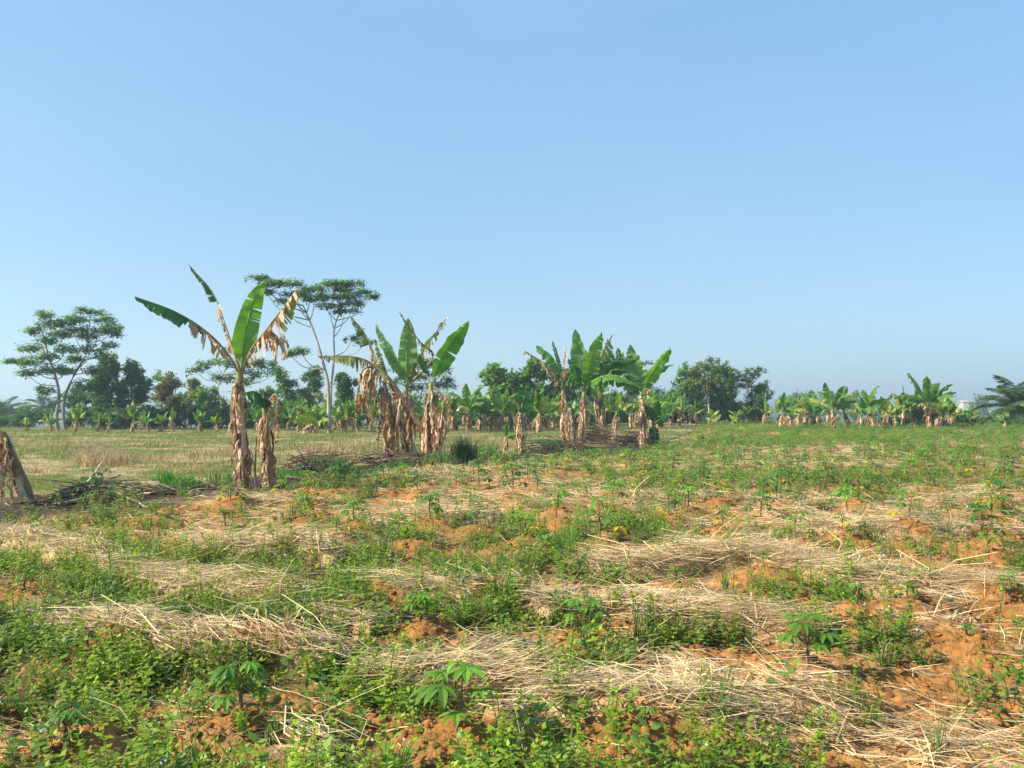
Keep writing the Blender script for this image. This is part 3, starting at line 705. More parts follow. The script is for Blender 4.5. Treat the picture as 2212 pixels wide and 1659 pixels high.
banana(20.1, [(905,1004),(884,950),(862,905),(838,862)], .12, .07, [
  ([(838,866),(826,850),(812,860),(806,905)], .24, -.2, .7, dict(dry=lambda u,s:1., droop=(.8,.4), tear=.5, pet=.1)),
  ([(838,866),(846,850),(858,862),(866,900)], .20, .3, .7, dict(dry=lambda u,s:1., droop=(.8,.4), tear=.5, pet=.1)),
 ], 'thin dead banana stem leaning left in front of the middle plant of the second clump', nsk=50, skr=(.2,.6), fans=[(850,880,0,6,.6,.12)])
banana(19.3, [(930,1006),(944,960),(953,915),(958,868)], .10, .06, [
  ([(958,872),(964,852),(972,866),(974,912)], .22, -.2, .7, dict(dry=lambda u,s:1., droop=(.8,.4), tear=.5, pet=.1)),
 ], 'thin dead banana stem at the right end of the second clump', nsk=50, skr=(.2,.6), fans=[(957,880,0,5,.6,.12)])
# --- third clump; Z maps points measured on an enlargement of that part of the photograph
def Z(*p): return [(1014.9 + .2232 * a, 685.8 + .2232 * b) for a, b in p]
banana(30.0, Z((910,1190),(905,1000),(900,850),(900,700)), .15, .08, [
  (Z((898,720),(850,590),(740,460),(530,320)), .42, -.5, 1.0, dict(dry=lambda u,s:1. if u<.93 else .4, droop=(.6,.3), tear=.3, pet=.2)),
  (Z((900,720),(875,540),(790,370),(640,272)), .50, .4, .9, dict(droop=(.5,.3), tear=.06, cg=GREEN, pet=.22)),
  (Z((900,720),(905,560),(915,400),(935,290)), .36, -.3, .7, dict(dry=lambda u,s:1., droop=(.5,.6), tear=.25, pet=.22)),
  (Z((905,720),(880,560),(840,380),(797,215)), .22, .8, .7, dict(droop=(.3,.3), tear=.04, cg=DK, pet=.2)),
  (Z((905,720),(950,610),(1000,560),(1080,640)), .36, -.6, 1.1, dict(droop=(.5,.3), tear=.05, cg=GREEN, pet=.3)),
 ], 'left-hand tall banana plant of the third clump with dry leaves thrown out left', nsk=70, skr=(.2,.6))
banana(26.6, Z((1068,1280),(1075,1100),(1090,900),(1105,720)), .16, .085, [
  (Z((1105,740),(1085,560),(1045,350),(1020,100)), .52, .2, .25, dict(droop=(.12,.2), tear=.03, cg=PALE*.8, pet=.14, side_scale=(1,.85))),
  (Z((1108,740),(1140,560),(1200,340),(1275,140)), .42, -.2, .4, dict(droop=(.12,.2), tear=.03, cg=BRI, pet=.14)),
  (Z((1110,740),(1200,605),(1420,560),(1690,700)), .50, -.9, 1.2, dict(droop=(.7,.3), tear=.02, cg=GREEN, pet=.2)),
  (Z((1108,740),(1130,560),(1300,430),(1620,410)), .48, .5, 1.15, dict(droop=(.7,.3), tear=.03, cg=DK, pet=.14)),
  (Z((1108,740),(1230,480),(1310,280),(1375,165)), .42, .6, .7, dict(droop=(.4,.3), tear=.25, cg=PALE*.75, pet=.16, dry=dseg((0,.1),(.75,.2),(.85,.9),(1,1)))),
  (Z((1100,740),(1050,620),(1010,480),(950,400)), .45, -.4, .8, dict(droop=(.4,.3), tear=.05, cg=DK*1.2, pet=.2)),
  (Z((1100,740),(1140,520),(1120,350),(1080,260)), .40, .7, .8, dict(droop=(.3,.3), tear=.08, cg=DK*1.2, pet=.2)),
  (Z((1104,740),(1070,620),(1030,590),(980,600)), .28, -.3, 1.1, dict(dry=lambda u,s:.45, droop=(.6,.4), tear=.1, pet=.3)),
 ], 'leafiest banana plant of the third clump, a long arching green leaf reaching right', nsk=80, skr=(.2,.55), fans=[(1268,890,.1,8,.6,.14)])
banana(31.0, Z((1315,1210),(1300,1050),(1275,850),(1250,600)), .17, .10, [
  (Z((1250,620),(1300,520),(1400,440),(1340,290)), .4, .4, .6, dict(droop=(.4,.3), tear=.05, cg=DK*1.2, pet=.2)),
  (Z((1255,620),(1380,520),(1440,400),(1432,290)), .38, 1.0, .4, dict(droop=(.2,.3), tear=.03, cg=DK*1.1, pet=.2)),
  (Z((1255,620),(1400,520),(1500,420),(1480,335)), .4, .8, .6, dict(droop=(.4,.3), tear=.03, cg=GREEN*.8, pet=.2)),
  (Z((1255,620),(1330,560),(1400,500),(1560,520)), .42, -.5, .9, dict(droop=(.5,.3), tear=.08, cg=DK*1.3, pet=.2)),
  (Z((1255,620),(1190,520),(1150,430),(1135,350)), .36, .5, .5, dict(droop=(.3,.3), tear=.08, cg=GREEN*.8, pet=.2)),
  (Z((1255,620),(1290,480),(1310,380),(1300,290)), .36, .9, .5, dict(droop=(.3,.3), tear=.08, cg=GREEN*.9, pet=.2)),
  (Z((1255,620),(1280,640),(1330,690),(1350,800)), .34, -.6, .6, dict(droop=(.4,.3), tear=.06, cg=DK*1.2, pet=.2)),
  hang(Z((1250,620),(1220,640),(1205,740),(1215,860)), .25), hang(Z((1260,640),(1300,700),(1340,850),(1360,1000)), .22, .3),
  (Z((1260,640),(1240,660),(1260,780),(1330,860)), .35, -.2, .6, dict(droop=(.4,.3), tear=.05, cg=GREEN, pet=.1)),
 ], 'banana plant in the heart of the third clump, stem hung with dead leaves', nsk=90, skr=(.3,.8), skw=(.08,.2), fans=[(1295,830,0,12,.9,.2)])
banana(27.0, Z((1668,1275),(1672,1100),(1665,900),(1658,740)), .15, .085, [
  (Z((1660,760),(1650,620),(1600,430),(1545,262)), .50, .3, .3, dict(droop=(.1,.25), tear=.05, cg=PALE*.85, pet=.1)),
  (Z((1665,760),(1730,600),(1840,430),(1942,295)), .42, -.2, .6, dict(droop=(.2,.25), tear=.03, cg=BRI*.9, pet=.14)),
  (Z((1665,760),(1770,560),(1860,480),(1965,455)), .30, .5, 1.1, dict(droop=(.5,.3), tear=.1, cg=DK, pet=.3)),
  (Z((1662,750),(1690,690),(1740,700),(1775,745)), .25, -.3, 1.1, dict(dry=lambda u,s:.6, droop=(.5,.4), tear=.2, cg=GREEN, pet=.1)),
  (Z((1660,750),(1600,600),(1520,540),(1480,560)), .35, .6, 1.0, dict(droop=(.5,.3), tear=.05, cg=GREEN*.8, pet=.2)),
 ], 'right-hand banana plant of the third clump with two big leaves in a V', nsk=90, skr=(.2,.6), fans=[(1394,940,0,8,.5,.16)])
banana(27.6, Z((1775,1240),(1780,1120),(1785,1010)), .06, .05, [
  (Z((1785,1030),(1770,960),(1730,880),(1700,850)), .45, .1, .5, dict(droop=(.3,.3), tear=.02, cg=DK*1.2, pet=.1)),
  (Z((1785,1030),(1800,940),(1810,860),(1820,800)), .28, -.1, .4, dict(droop=(.1,.3), tear=.02, cg=GREEN*.8, pet=.1)),
  (Z((1785,1030),(1840,990),(1900,960),(1965,950)), .35, .2, 1.1, dict(droop=(.5,.3), tear=.02, cg=DK*1.4, pet=.1)),
  (Z((1785,1040),(1790,1090),(1795,1170),(1800,1275)), .26, -.2, .2, dict(droop=(.2,.3), tear=.02, cg=DK, pet=.1)),
 ], 'young banana sucker with broad dark leaves at the right foot of the third clump', nsk=12, skr=(.15,.3))
banana(24.2, Z((500,1330),(492,1180),(486,1050),(480,910)), .13, .06, [
  (Z((490,960),(505,850),(530,750),(552,655)), .44, .1, .25, dict(droop=(.1,.2), tear=.015, cg=DK*1.2, pet=.1)),
  (Z((485,930),(470,850),(440,790),(390,770)), .14, -.2, .8, dict(dry=lambda u,s:1., droop=(.4,.3), tear=.2, pet=.1)),
 ], 'short dry banana plant left of the third clump with one dark upright leaf', nsk=150, skr=(.2,.55), skw=(.06,.15), fans=[(1126,905,0,12,.8,.13)])
banana(24.6, Z((345,1330),(345,1230),(350,1160)), .05, .03, [
  (Z((350,1180),(350,1110),(350,1040),(352,980)), .10, 0, .5, dict(droop=(.2,.2), tear=.02, cg=GREEN, pet=.1)),
  (Z((350,1190),(380,1150),(420,1140),(460,1130)), .18, -.1, .9, dict(droop=(.3,.3), tear=.02, cg=BRI, pet=.15)),
 ], 'small banana sucker with a thin upright leaf left of the short dry banana plant', nsk=26, skr=(.15,.4), skw=(.04,.09))
banana(29.5, Z((1010,1200),(990,1060),(965,900)), .14, .1, [hang(Z((965,900),(940,930),(945,1000),(960,1060)), .2), hang(Z((965,900),(1000,930),(1020,1010),(1040,1080)), .2)],
  'leafless dead banana stump between the two left stems of the third clump', nsk=100, skr=(.25,.7), skw=(.08,.18), fans=[(1230,885,0,12,.8,.18)])
banana(28.5, Z((1690,1270),(1710,1180),(1730,1080)), .08, .05, [hang(Z((1730,1080),(1740,1120),(1745,1180),(1750,1230)), .14)],
  'small dead banana sucker at the foot of the right-hand stem of the third clump', nsk=40, skr=(.2,.5), skw=(.06,.16))
banana(29, Z((1385,1240),(1395,1120),(1430,980)), .05, .035, [
  (Z((1395,1080),(1400,1000),(1440,960),(1470,1000)), .22, 0, .6, dict(dry=lambda u,s:.9, droop=(.5,.4), tear=.2, pet=.3)),
  (Z((1395,1060),(1420,1000),(1440,900),(1400,830)), .35, .4, .6, dict(droop=(.3,.4), tear=.02, cg=DK, pet=.3))],
  'bent banana sucker right of the thick stem in the third clump', nsk=30, skr=(.15,.4), skw=(.05,.12))

# --- bananas of the far rows: a few models, copied
def banana_model(h, nl, dryn, cg, L=1.5, W=.26, yellow=0, sk=40, up=.5):
    h *= .88; cg = cg * np.array([1.25, 1.0, .8]); W *= 1.45
    root = empty('banana_plant', (0, 0, -50), 'x', 'banana plant')
    P = np.array([[0, 0, -.05], [N() * .04, N() * .04, h * .5], [N() * .1, N() * .1, h]])
    g, Q = stemmesh(P, .11, .06); g.build('stem', M_stem, root)
    if sk: g = G(); skirt(g, Q, int(sk * 1.5), (.2, .5), (.06, .15), .10, .1, .98, 1.0); g.build('dry_sheaths', M_dry, root)
    top = P[-1]
    for i in range(nl + dryn):
        a = i * 2.4 + N() * .25; o = np.array([math.cos(a), math.sin(a), 0]); l = L * U(.75, 1.15)
        dead = i >= nl; e = U(.2, 1.3) if not dead else U(-1.2, -.5)
        if i < 2: e = U(1.15, 1.45)
        dr = U(.2, 1.0) if not dead else U(.5, .9); l = l * (.6 if dead else 1)
        pts = [top - [0, 0, .1]]; p = top.copy(); ang = e + .2
        for k in range(7):
            p = p + (o * math.cos(ang) + np.array([0, 0, 1.]) * math.sin(ang)) * l / 7; pts.append(p.copy()); ang -= dr / 5 * (k * .35 + .3)
        A = catmull(pts, 26); T = norm(np.gradient(A, axis=0)); s = norm(np.cross(T, [0, 0, 1.]) + N(size=3) * .25)
        if e > 1.1: s = norm(s + np.array([N(), N() * .3, 0]) * .8)
        y_ = yellow > U()
        dd = (lambda u, s_: 1.) if dead else ((lambda u, s_: .45) if y_ and i > 2 else None)
        g = G(); blade(g, A, s, W * U(.8, 1.15), pet=.16, dry=dd, droop=(U(.15, .6), .4), tear=U(.02, .22), cg=cg * U(.7, 1.3), M=3, rib=.018)
        g.build('leaf' if not dead else 'dry_leaf', [M_ban, M_stem], root, st=True)
    return root
models = [banana_model(1.25, 8, 2, GREEN * 1.1, 1.5, .31), banana_model(1.3, 10, 1, GREEN, 1.7, .32, .3), banana_model(1.0, 7, 2, BRI * .9, 1.3, .28, .8),
          banana_model(.8, 8, 1, GREEN * 1.2, 1.2, .26, .4), banana_model(1.5, 12, 1, GREEN * .9, 2.0, .34, .15), banana_model(.35, 6, 0, BRI, .8, .2, .3, 14),
          banana_model(1.35, 5, 4, GREEN, 1.3, .28, .6, 60), banana_model(1.1, 9, 2, DK * 2.2, 1.6, .30, .2)]
MH = [max(max(v.co.z for v in ch.data.vertices) for ch in m_.children) * .97 for m_ in models]
used = set()
ORD = ['leftmost'] + [q + ' from the left' for q in 'second third fourth fifth sixth seventh eighth ninth tenth eleventh twelfth thirteenth fourteenth fifteenth sixteenth seventeenth eighteenth nineteenth twentieth twenty-first twenty-second twenty-third twenty-fourth twenty-fifth twenty-sixth twenty-seventh'.split()]
def put_banana(px, D, top, k, label, group):
    big = px in (2013, 1803); px += N() * 3; top += (-1 if big else N() * 4) + (3 if px < 800 else 0); x = (px - CX) / K * D; z = float(ground_z(x, D)[0]); ht = H0 - (top - HY) / K * D - z; sc = max(.35, ht / MH[k])
    if k in used: dup(models[k], (x, D, z), U(0, 6.28), sc, label, group)
    else:
        used.add(k); r = models[k]; r.location = (x, D, z); r.rotation_euler = (0, 0, U(0, 6.28)); r.scale = (sc,) * 3; r['label'] = label; r['group'] = group
rowA = [(302,44,878,2),(58,43,895,2),(104,43,888,7),(160,42,880,2),(212,42,882,0),(236,41.5,886,6),(285,41.5,868,1),(318,42.5,885,7),(345,42,884,3),(372,41.5,872,6),(440,42,885,3),(466,43,890,2)]
rowA.sort()
for i, (px, D, t, k) in enumerate(rowA): put_banana(px, D, t, k, 'small far banana plant, %s of those left of the tallest one' % ORD[i], 'far bananas at the left field edge')
rowB = [(620,45,872,7),(655,46,866,1),(703,47,866,7),(724,44,878,3),(758,46,862,2),(555,43,880,3),(598,44,876,0),(642,42,888,2),(668,41,880,5),(686,42,870,3),(745,42.5,860,1),(768,43,872,7),(735,46,868,0)]
rowB.sort()
for i, (px, D, t, k) in enumerate(rowB): put_banana(px, D, t, k, 'far banana plant near the umbrella tree, %s after the tallest banana' % ORD[i], 'far bananas by the pale-trunked tree')
rowC = [(815,47,858,7),(875,48,852,1),(948,46,856,3),(978,47,848,1),(1005,48,858,2),(1030,46,846,7),(1072,45,856,3),(1095,48,848,1),(1117,44,855,2),(1140,49,846,0),(1178,48,850,7),(800,44,868,1),(832,45,850,0),(862,43,845,7),(900,44,868,2),(968,41,838,1),(990,45,862,0),(1016,42,832,4),(1045,44,850,1),(1062,47,845,2),(1082,43,838,0),(1103,46,862,7),(1128,47,850,2),(1150,44,862,3),(1168,41,838,2),(1190,45,858,0)]
rowC.sort()
for i, (px, D, t, k) in enumerate(rowC): put_banana(px, D, t, k, 'far banana plant past the second clump, %s before the third clump' % ORD[i], 'far bananas between the second and third clumps')
rowD = [(1210,48,850,1),(1240,46,855,7),(1262,50,850,0),(1290,47,852,1),(1325,46,850,2),(1340,50,845,0),(1362,48,855,1),(1375,52,850,3),(1404,50,845,2),(1425,52,852,0),(1448,54,850,7),(1420,47,875,5)]
rowD.sort()
for i, (px, D, t, k) in enumerate(rowD): put_banana(px, D, t, k, 'far banana plant half hidden behind the third clump, %s there' % ORD[i], 'far bananas behind the third clump')
rowE = [(1466,52,858,6),(1505,55,862,6),(1543,56,890,5),(1586,56,885,5),(1614,58,870,2),(1634,60,872,3)]
for i, (px, D, t, k) in enumerate(rowE): put_banana(px, D, t, k, 'banana plant at the field edge under the right-hand grove, %s there' % ORD[i], 'bananas under the right-hand grove')
rowF = [(1720,52,862,2),(1758,48,856,7),(1862,50,858,3),(1918,48,852,2),(1992,52,850,2),(2030,47,845,3),(2094,50,878,3),(1652,55,862,6),(1683,47,851,0),(1702,50,858,3),(1738,50,850,2),(1770,52,864,3),(1803,46,830,4),(1826,47,836,1),(1884,45,838,0),(1903,52,862,7),(1932,50,862,3),(1951,49,833,1),(1976,50,850,7),(2013,44.5,809,4),(2044,49,850,1),(2064,50,866,3),(2079,52,882,5),(2110,54,888,5),(2176,46,884,3)]
rowF.sort()
for i, (px, D, t, k) in enumerate(rowF): put_banana(px, D, t, k, 'banana plant on the skyline at the right, %s of that row' % ORD[i] if px != 2013 else 'biggest and leafiest banana plant on the skyline at the right', 'bananas on the right-hand skyline')

# ------------------------------------------------------------------ stick piles
def stick_pile(px, py, rx, ry, hh, n, label, col=(.075, .045, .032), L=(.5, 1.3), up=0):
    gx, gy = GP(px, py); z0 = float(ground_z(gx, gy)[0]); sx = rx / K * gy; sy = ry; hh *= .85
    x = np.clip(N(size=n) * .42, -1, 1) * sx; y = np.clip(N(size=n) * .42, -1, 1) * sy
    r = np.hypot(x / sx, y / sy); z = U(.02, 1, n) * hh * np.clip(1 - r * r, .05, 1)
    a = N(size=n) * .55 + np.where(U(size=n) < .5, 0, 3.14); el = N(size=n) * .17
    if up: q = U(size=n) < up; el = np.where(q, U(.4, 1.15, n), el); x = np.where(q, -sx * .35 + N(size=n) * sx * .25, x)
    d = np.stack([np.cos(a) * np.cos(el), np.sin(a) * np.cos(el), np.abs(np.sin(el))], 1); l = U(*L, n)[:, None]
    c = np.stack([x, y, z], 1); b = N(size=(n, 3)) * .05 * l
    P = np.stack([c - d * l / 2 * (np.abs(el) < .35)[:, None], c + b, c + d * l / 2 + b * .5], 1)
    zlow = P[..., 2].min(1); P[..., 2] += np.maximum(0.01 - zlow, 0)[:, None]
    C = np.array([col]) * U(.6, 1.8, (n, 1)); C = np.where(U(size=n)[:, None] < .15, [[.34, .24, .15]] * U(.8, 1.2, (n, 1)), C)
    g = G(); tubes(g, P, U(.006, .013, n)[:, None] * np.array([[1, .9, .6]]), 5, C)
    o = g.build('stick_pile', M_wood); o.location = (gx, gy, z0); tag(o, label, 'stick pile', 'heaps of cut cassava sticks along the banana row')
stick_pile(868, 1008, 92, .75, .34, 300, 'heap of dark sticks round the foot of the second banana clump')
stick_pile(690, 1018, 56, .6, .42, 150, 'heap of dark sticks with some standing up between the tallest banana and second clump', up=.12)
stick_pile(195, 1088, 100, .55, .30, 110, 'low heap of brown sticks between the left-edge banana and the dark earth', (.12, .075, .05), (.4, 1.1))
stick_pile(1205, 975, 75, .9, .42, 170, 'heap of sticks in front of the left stems of the third banana clump', (.09, .055, .04), (.5, 1.5))
stick_pile(1290, 958, 50, 1.0, .8, 200, 'tallest heap of sticks behind the leafiest banana of the third clump', (.09, .055, .04), (.5, 1.4))
stick_pile(1360, 966, 42, .8, .7, 160, 'heap of sticks left of the right-hand banana of the third clump', (.09, .055, .04), (.4, 1.3))
stick_pile(420, 1074, 110, .35, .10, 90, 'thin dark strip of sticks on the black earth left of the tallest banana plant', (.06, .04, .03), (.3, .8))
def branch(p0, p1, r, col, label, lift=(.06, .06), bark=M_wood):
    x0, y0 = GP(*p0); x1, y1 = GP(*p1); A = np.array([x0, y0, float(ground_z(x0, y0)[0]) + lift[0]]); B = np.array([x1, y1, float(ground_z(x1, y1)[0]) + lift[1]])
    t = np.linspace(0, 1, 7)[:, None]; P = A + (B - A) * t + N(size=(7, 3)) * .012; c0 = P.mean(0) * np.array([1, 1, 0])
    g = G(); tubes(g, P - c0, r * np.linspace(1.1, .7, 7), 7, col); o = g.build('branch', bark); o.location = c0; tag(o, label, 'branch', 'cut branches lying at the left')
branch((135,1104),(270,1084), .022, (.40,.30,.20), 'long pale branch lying lowest in the left stick heap', (.05,.12))
branch((150,1072),(192,1062), .020, (.45,.35,.25), 'short pale branch leaning at the back of the left stick heap', (.1,.18))
branch((245,1085),(320,1106), .018, (.42,.32,.22), 'pale branch running right and forward from the left stick heap', (.15,.03))
branch((232,1070),(325,1078), .018, (.42,.32,.22), 'pale branch lying flat behind the leafy sprig on the left heap', (.12,.05))
branch((186,1068),(222,1050), .022, (.50,.40,.28), 'pale branch propped up steeply on the left stick heap', (.15,.46))
branch((200,1078),(262,1060), .020, (.20,.12,.08), 'dark branch rising right over the left stick heap', (.12,.30))
branch((120,1092),(205,1092), .022, (.22,.13,.09), 'dark branch across the middle of the left stick heap', (.14,.16))
branch((620,1040),(740,1052), .018, (.16,.10,.07), 'dark branch on the ground right of the banana sucker', (.03,.03))
branch((190,1058),(205,1058), .03, (.40,.32,.24), 'upright cut stump piece behind the left stick heap', (.0,.30))
# fallen banana stem on the left
A = [GP(262,1072), GP(300,1068), GP(342,1066)]; P = np.array([[a, b, float(ground_z(a, b)[0]) + .09] for a, b in A]); c0 = P[0] * [1, 1, 0]
g = G(); Q = catmull(P - c0, 12); tubes(g, Q, np.linspace(.07, .10, 12), 9, np.array([[.48,.34,.2]] * 12) * U(.8, 1.2, (12, 1)))
for _ in range(16):
    i = rng.integers(0, 11); flap(g, Q[i] + [0, -.05, .05], np.array([U(-1, 1), -.5, 0]), .18, .08, TAN * U(.7, 1.1))
o = g.build('fallen_banana_stem', M_dry); o.location = c0; tag(o, 'pale fallen banana stem lying between the left stick heap and the dark earth', 'banana stem')

# ------------------------------------------------------------------ cassava
def cleaf(g, c, az, size, droop, col, nl=7):
    """palmate leaf of narrow lobes drooping from the end of its stalk"""
    o = np.array([math.cos(az), math.sin(az), 0]); sd = np.array([-o[1], o[0], 0]); up = np.array([0, 0, 1.])
    for k in range(nl):
        a = (k - (nl - 1) / 2) / ((nl - 1) / 2) * 2.2 + N() * .07; L = size * (1 - .28 * abs(a) / 2.2) * U(.9, 1.08)
        h = o * math.cos(a) + sd * math.sin(a); t = np.linspace(0, 1, 5)[:, None]
        ang = -droop * .35 - t * droop * .9 + .15
        pts = [c]; p = c.copy()
        for j in range(4):
            p = p + (h * math.cos(ang[j, 0]) + up * math.sin(ang[j, 0])) * L / 4; pts.append(p.copy())
        P = np.array(pts); T = norm(np.gradient(P, axis=0)); s = norm(np.cross(T, up) + 1e-4); n = np.cross(s, T)
        w_ = L * .15 * np.array([.25, .85, 1.1, .75, .03])[:, None]
        V = np.stack([P - s * w_ + n * w_ * .35, P, P + s * w_ + n * w_ * .35], 1)
        g.add(V, gridF(5, 3), np.asarray(col) * U(.88, 1.12))
CG = [np.array(c) for c in ((.10,.22,.026),(.07,.17,.028),(.045,.13,.03),(.16,.30,.025),(.60,.48,.02))]
def cassava_model(n, h, size, detail, tone, yellow=0, seed=0):
    root = empty('cassava_plant', (0, 0, -40), 'x', 'cassava plant')
    g = G(); P = np.array([[0, 0, -.03], [N() * .01, N() * .01, h * .45], [N() * .03, N() * .03, h * .8]])
    tubes(g, catmull(P, 6), np.linspace(.011, .006, 6), 7, (.20, .12, .08)); g.build('stem', M_wood, root)
    G2 = G()
    for i in range(n):
        f = (i + .5) / n; a = i * 2.4 + N() * .3; z = h * ((.4 if detail else .22) + (.42 if detail else .58) * f); e = .1 + .9 * f + N() * .15; pl = h * .36 * (1.15 - .35 * f) * U(.8, 1.2)
        c0 = np.array([0, 0, z]); d = np.array([math.cos(a) * math.cos(e), math.sin(a) * math.cos(e), math.sin(e)]); c1 = c0 + d * pl + np.array([0, 0, -.04 * pl])
        g = G() if detail else G2
        tubes(g, np.stack([c0, (c0 + c1) / 2 + [0, 0, .02], c1]), [.003, .0025, .002], 4, (.30, .10, .05), 0)
        col = CG[4] if i < yellow else tone * U(.7, 1.3) * (1 + .3 * f) + np.array([.05, .03, 0]) * U() * (1 - f)
        cleaf(g, c1, a, size * U(.8, 1.15), U(.5, 1.3) if i >= yellow else .9, col, 7 if detail else 5)
        if detail: o = g.build('leaf', M_leaf, root, smooth=False); 
        if detail and i < yellow: o['label'] = 'yellowed leaf'
    if not detail: G2.build('foliage', M_leaf, root, smooth=False)
    return root
NEAR_LAB = {0:'large cassava plant in the centre foreground, the nearest tall one',1:'cassava plant on the wide bare orange mound at the right foreground',2:'cassava plant with pale palmate leaves among weeds, left of the bottom centre',
 3:'cassava plant with drooping dark leaves at the bottom left corner',4:'cassava plant behind the big weed clump right of the centre foreground',5:'light green cassava plant behind the largest foreground one, near the straw band',
 6:'small cassava plant directly behind the one on the wide bare mound',7:'small cassava plant at the left above the long straw band',8:'bushy cassava plant left of centre, widest of the middle ones',
 9:'single-stemmed cassava plant just right of the bushy left-centre one',10:'tall cassava plant in the middle of the field',11:'tall dark-stemmed cassava plant right of the middle of the field',
 12:'cassava plant with yellow leaf in front of the tall dark-stemmed one',13:'cassava plant left of the bushy one, on a bare slope',14:'low cassava plant behind the tall middle one',15:'low cassava plant behind and right of the tall middle one',
 19:'lone cassava plant on orange earth in front of the left stick heap',20:'cassava plant in front of the banana sucker at the left',21:'cassava plant by two short orange mounds left of centre',
 23:'cassava plant with a hanging yellow leaf, right of the field centre',24:'widest cassava plant at the right, behind the bright straw',25:'stubby cassava plant with two yellow leaves on an orange mound at the right',
 26:'cassava plant on the bare mound near the right edge',27:'low cassava plant left of the one near the right edge',28:'cassava plant with a yellow leaf behind the tall weed column at the right'}
near_used = False
for i, (px, py, hp) in enumerate(CASS_NEAR):
    hp *= .86; x, y = GP(px, py); h = hp / K * y; n = int(9 + 5 * U()) if hp > 55 else int(6 + 3 * U())
    yel = {12:1, 23:1, 25:2, 28:1, 2:0, 17:1, 3:0}.get(i, 1 if U() < .08 else 0)
    r = cassava_model(n, h, min(.135, h * .40), True, CG[0] if i % 3 else CG[1] if i % 2 else CG[0] * 1.2, yel)
    pass
    r.location = (x, y, float(ground_z(x, y)[0])); r.rotation_euler = (0, 0, U(0, 6.28))
    if i in NEAR_LAB: r['label'] = NEAR_LAB[i]; r['group'] = 'cassava plants of the near field'
    else: r['label'] = 'small cassava plant among the weeds and straw of the near field'; r['group'] = 'small cassava plants of the near field'
cm = [cassava_model(9, .42, .15, False, CG[0], 1), cassava_model(8, .36, .14, False, CG[1]), cassava_model(11, .46, .15, False, CG[0] * .9), cassava_model(7, .3, .13, False, CG[3] * .8, 1), cassava_model(10, .4, .15, False, CG[2] * 1.2), cassava_model(6, .34, .14, False, CG[0] * 1.1, 1)]
cused = set(); nmid = 0; rest = []
for (x, y) in CASS_MID:
    px = CX + K * x / y
    if nmid >= 250 or y > 24: rest.append((x, y)); continue
    nmid += 1; k = rng.integers(0, 6); z = float(ground_z(x, y)[0]); sc = U(.6, 1.1)
    if y < 13: lab = 'small cassava plant in the %s of the field, nearer than the stick heaps' % ('left third' if px < 737 else 'middle third' if px < 1474 else 'right third')
    else: lab = 'low cassava plant in the farther rows, %s' % ('left of the second banana clump' if px < 960 else 'before the third banana clump' if px < 1450 else 'right of the third banana clump')
    grp = 'cassava rows: ' + lab.split(' plant ')[1]
    if k in cused: dup(cm[k], (x, y, z), U(0, 6.28), sc, lab, grp)
    else: cused.add(k); r = cm[k]; r.location = (x, y, z); r.scale = (sc,) * 3; tag(r, lab, None, grp)
# the far rows that nobody could count
P6 = []
for k in range(5):
    g = G(); h = .42
    for i in range(9):
        a = i * 2.4; f = i / 9; e = .1 + .9 * f; c1 = np.array([math.cos(a) * math.cos(e), math.sin(a) * math.cos(e), math.sin(e)]) * .17 + [0, 0, h * (.3 + .4 * f)]
        cleaf(g, c1, a, .16, U(.5, 1.2), CG[0] * U(.75, 1.2), 5)
    P6.append(proto_of(g))
ra = np.array(rest); xs, ys = scatter(3600, lambda D: D ** 0, 24, 58, .74); mm = masks(xs, ys); kp = (mm[4] < .3) & (U(size=len(xs)) < mm[2] * .9 + .05)
X = np.concatenate([ra[:, 0], xs[kp]]); Y = np.concatenate([ra[:, 1], ys[kp]]); g = G()
hue = (.75 + .6 * fbm(X * .4, Y * .4, 401))[:, None] * np.array([[1.25, 1, 1.1]])
inst(g, P6, X, Y, ground_z(X, Y), U(0, 6.28, len(X)), U(.5, .9, len(X)), .1, hue)
tag(g.build('cassava_rows', M_leaf, smooth=False), kind='stuff')
# leafy plants growing by the heaps
def leafy(px, py, n, r, h, col, name, label, dz=0, size=.13):
    x, y = GP(px, py); g = G()
    for i in range(n):
        p = np.array([N() * r * .5, N() * r * .4, h * U(.25, 1)]); tubes(g, np.stack([np.array([p[0] * .5, p[1] * .5, 0]), p * [.8, .8, .6], p]), [.006, .004, .002], 4, (.2, .13, .07), 1)
        cleaf(g, p, U(0, 6.28), size * U(.7, 1.2), U(.5, 1.4), np.array(col) * U(.6, 1.3), 5)
    o = g.build(name, [M_leaf, M_wood], smooth=False); o.location = (x, y, float(ground_z(x, y)[0]) + dz); tag(o, label, 'plant')
leafy(215, 1096, 26, .32, .5, (.06,.16,.05), 'cassava_sprout', 'dark leafy sprout growing through the low left stick heap')
leafy(195, 1062, 8, .3, .55, (.10,.2,.08), 'cassava_sprout', 'pale leafy sprout behind the low left stick heap', 0, .2)
leafy(722, 1038, 70, .6, .42, (.06,.15,.04), 'cassava_sprout', 'wide leafy sprout in front of the heap with standing sticks')
leafy(1200, 984, 110, .8, .45, (.045,.12,.04), 'cassava_sprout', 'dark leafy sprout on the sticks in front of the third banana clump')
leafy(1282, 1000, 30, .35, .4, (.09,.2,.04), 'cassava_sprout', 'light green sprout in front of the leafiest banana plant')
leafy(1358, 1004, 40, .35, .4, (.10,.22,.04), 'cassava_sprout', 'light green sprout in front of the right-hand stick heap')
leafy(237, 1142, 50, .16, .22, (.09,.24,.02), 'bushy_weed', 'round bright green weed in front of the low left stick heap', 0, .06)
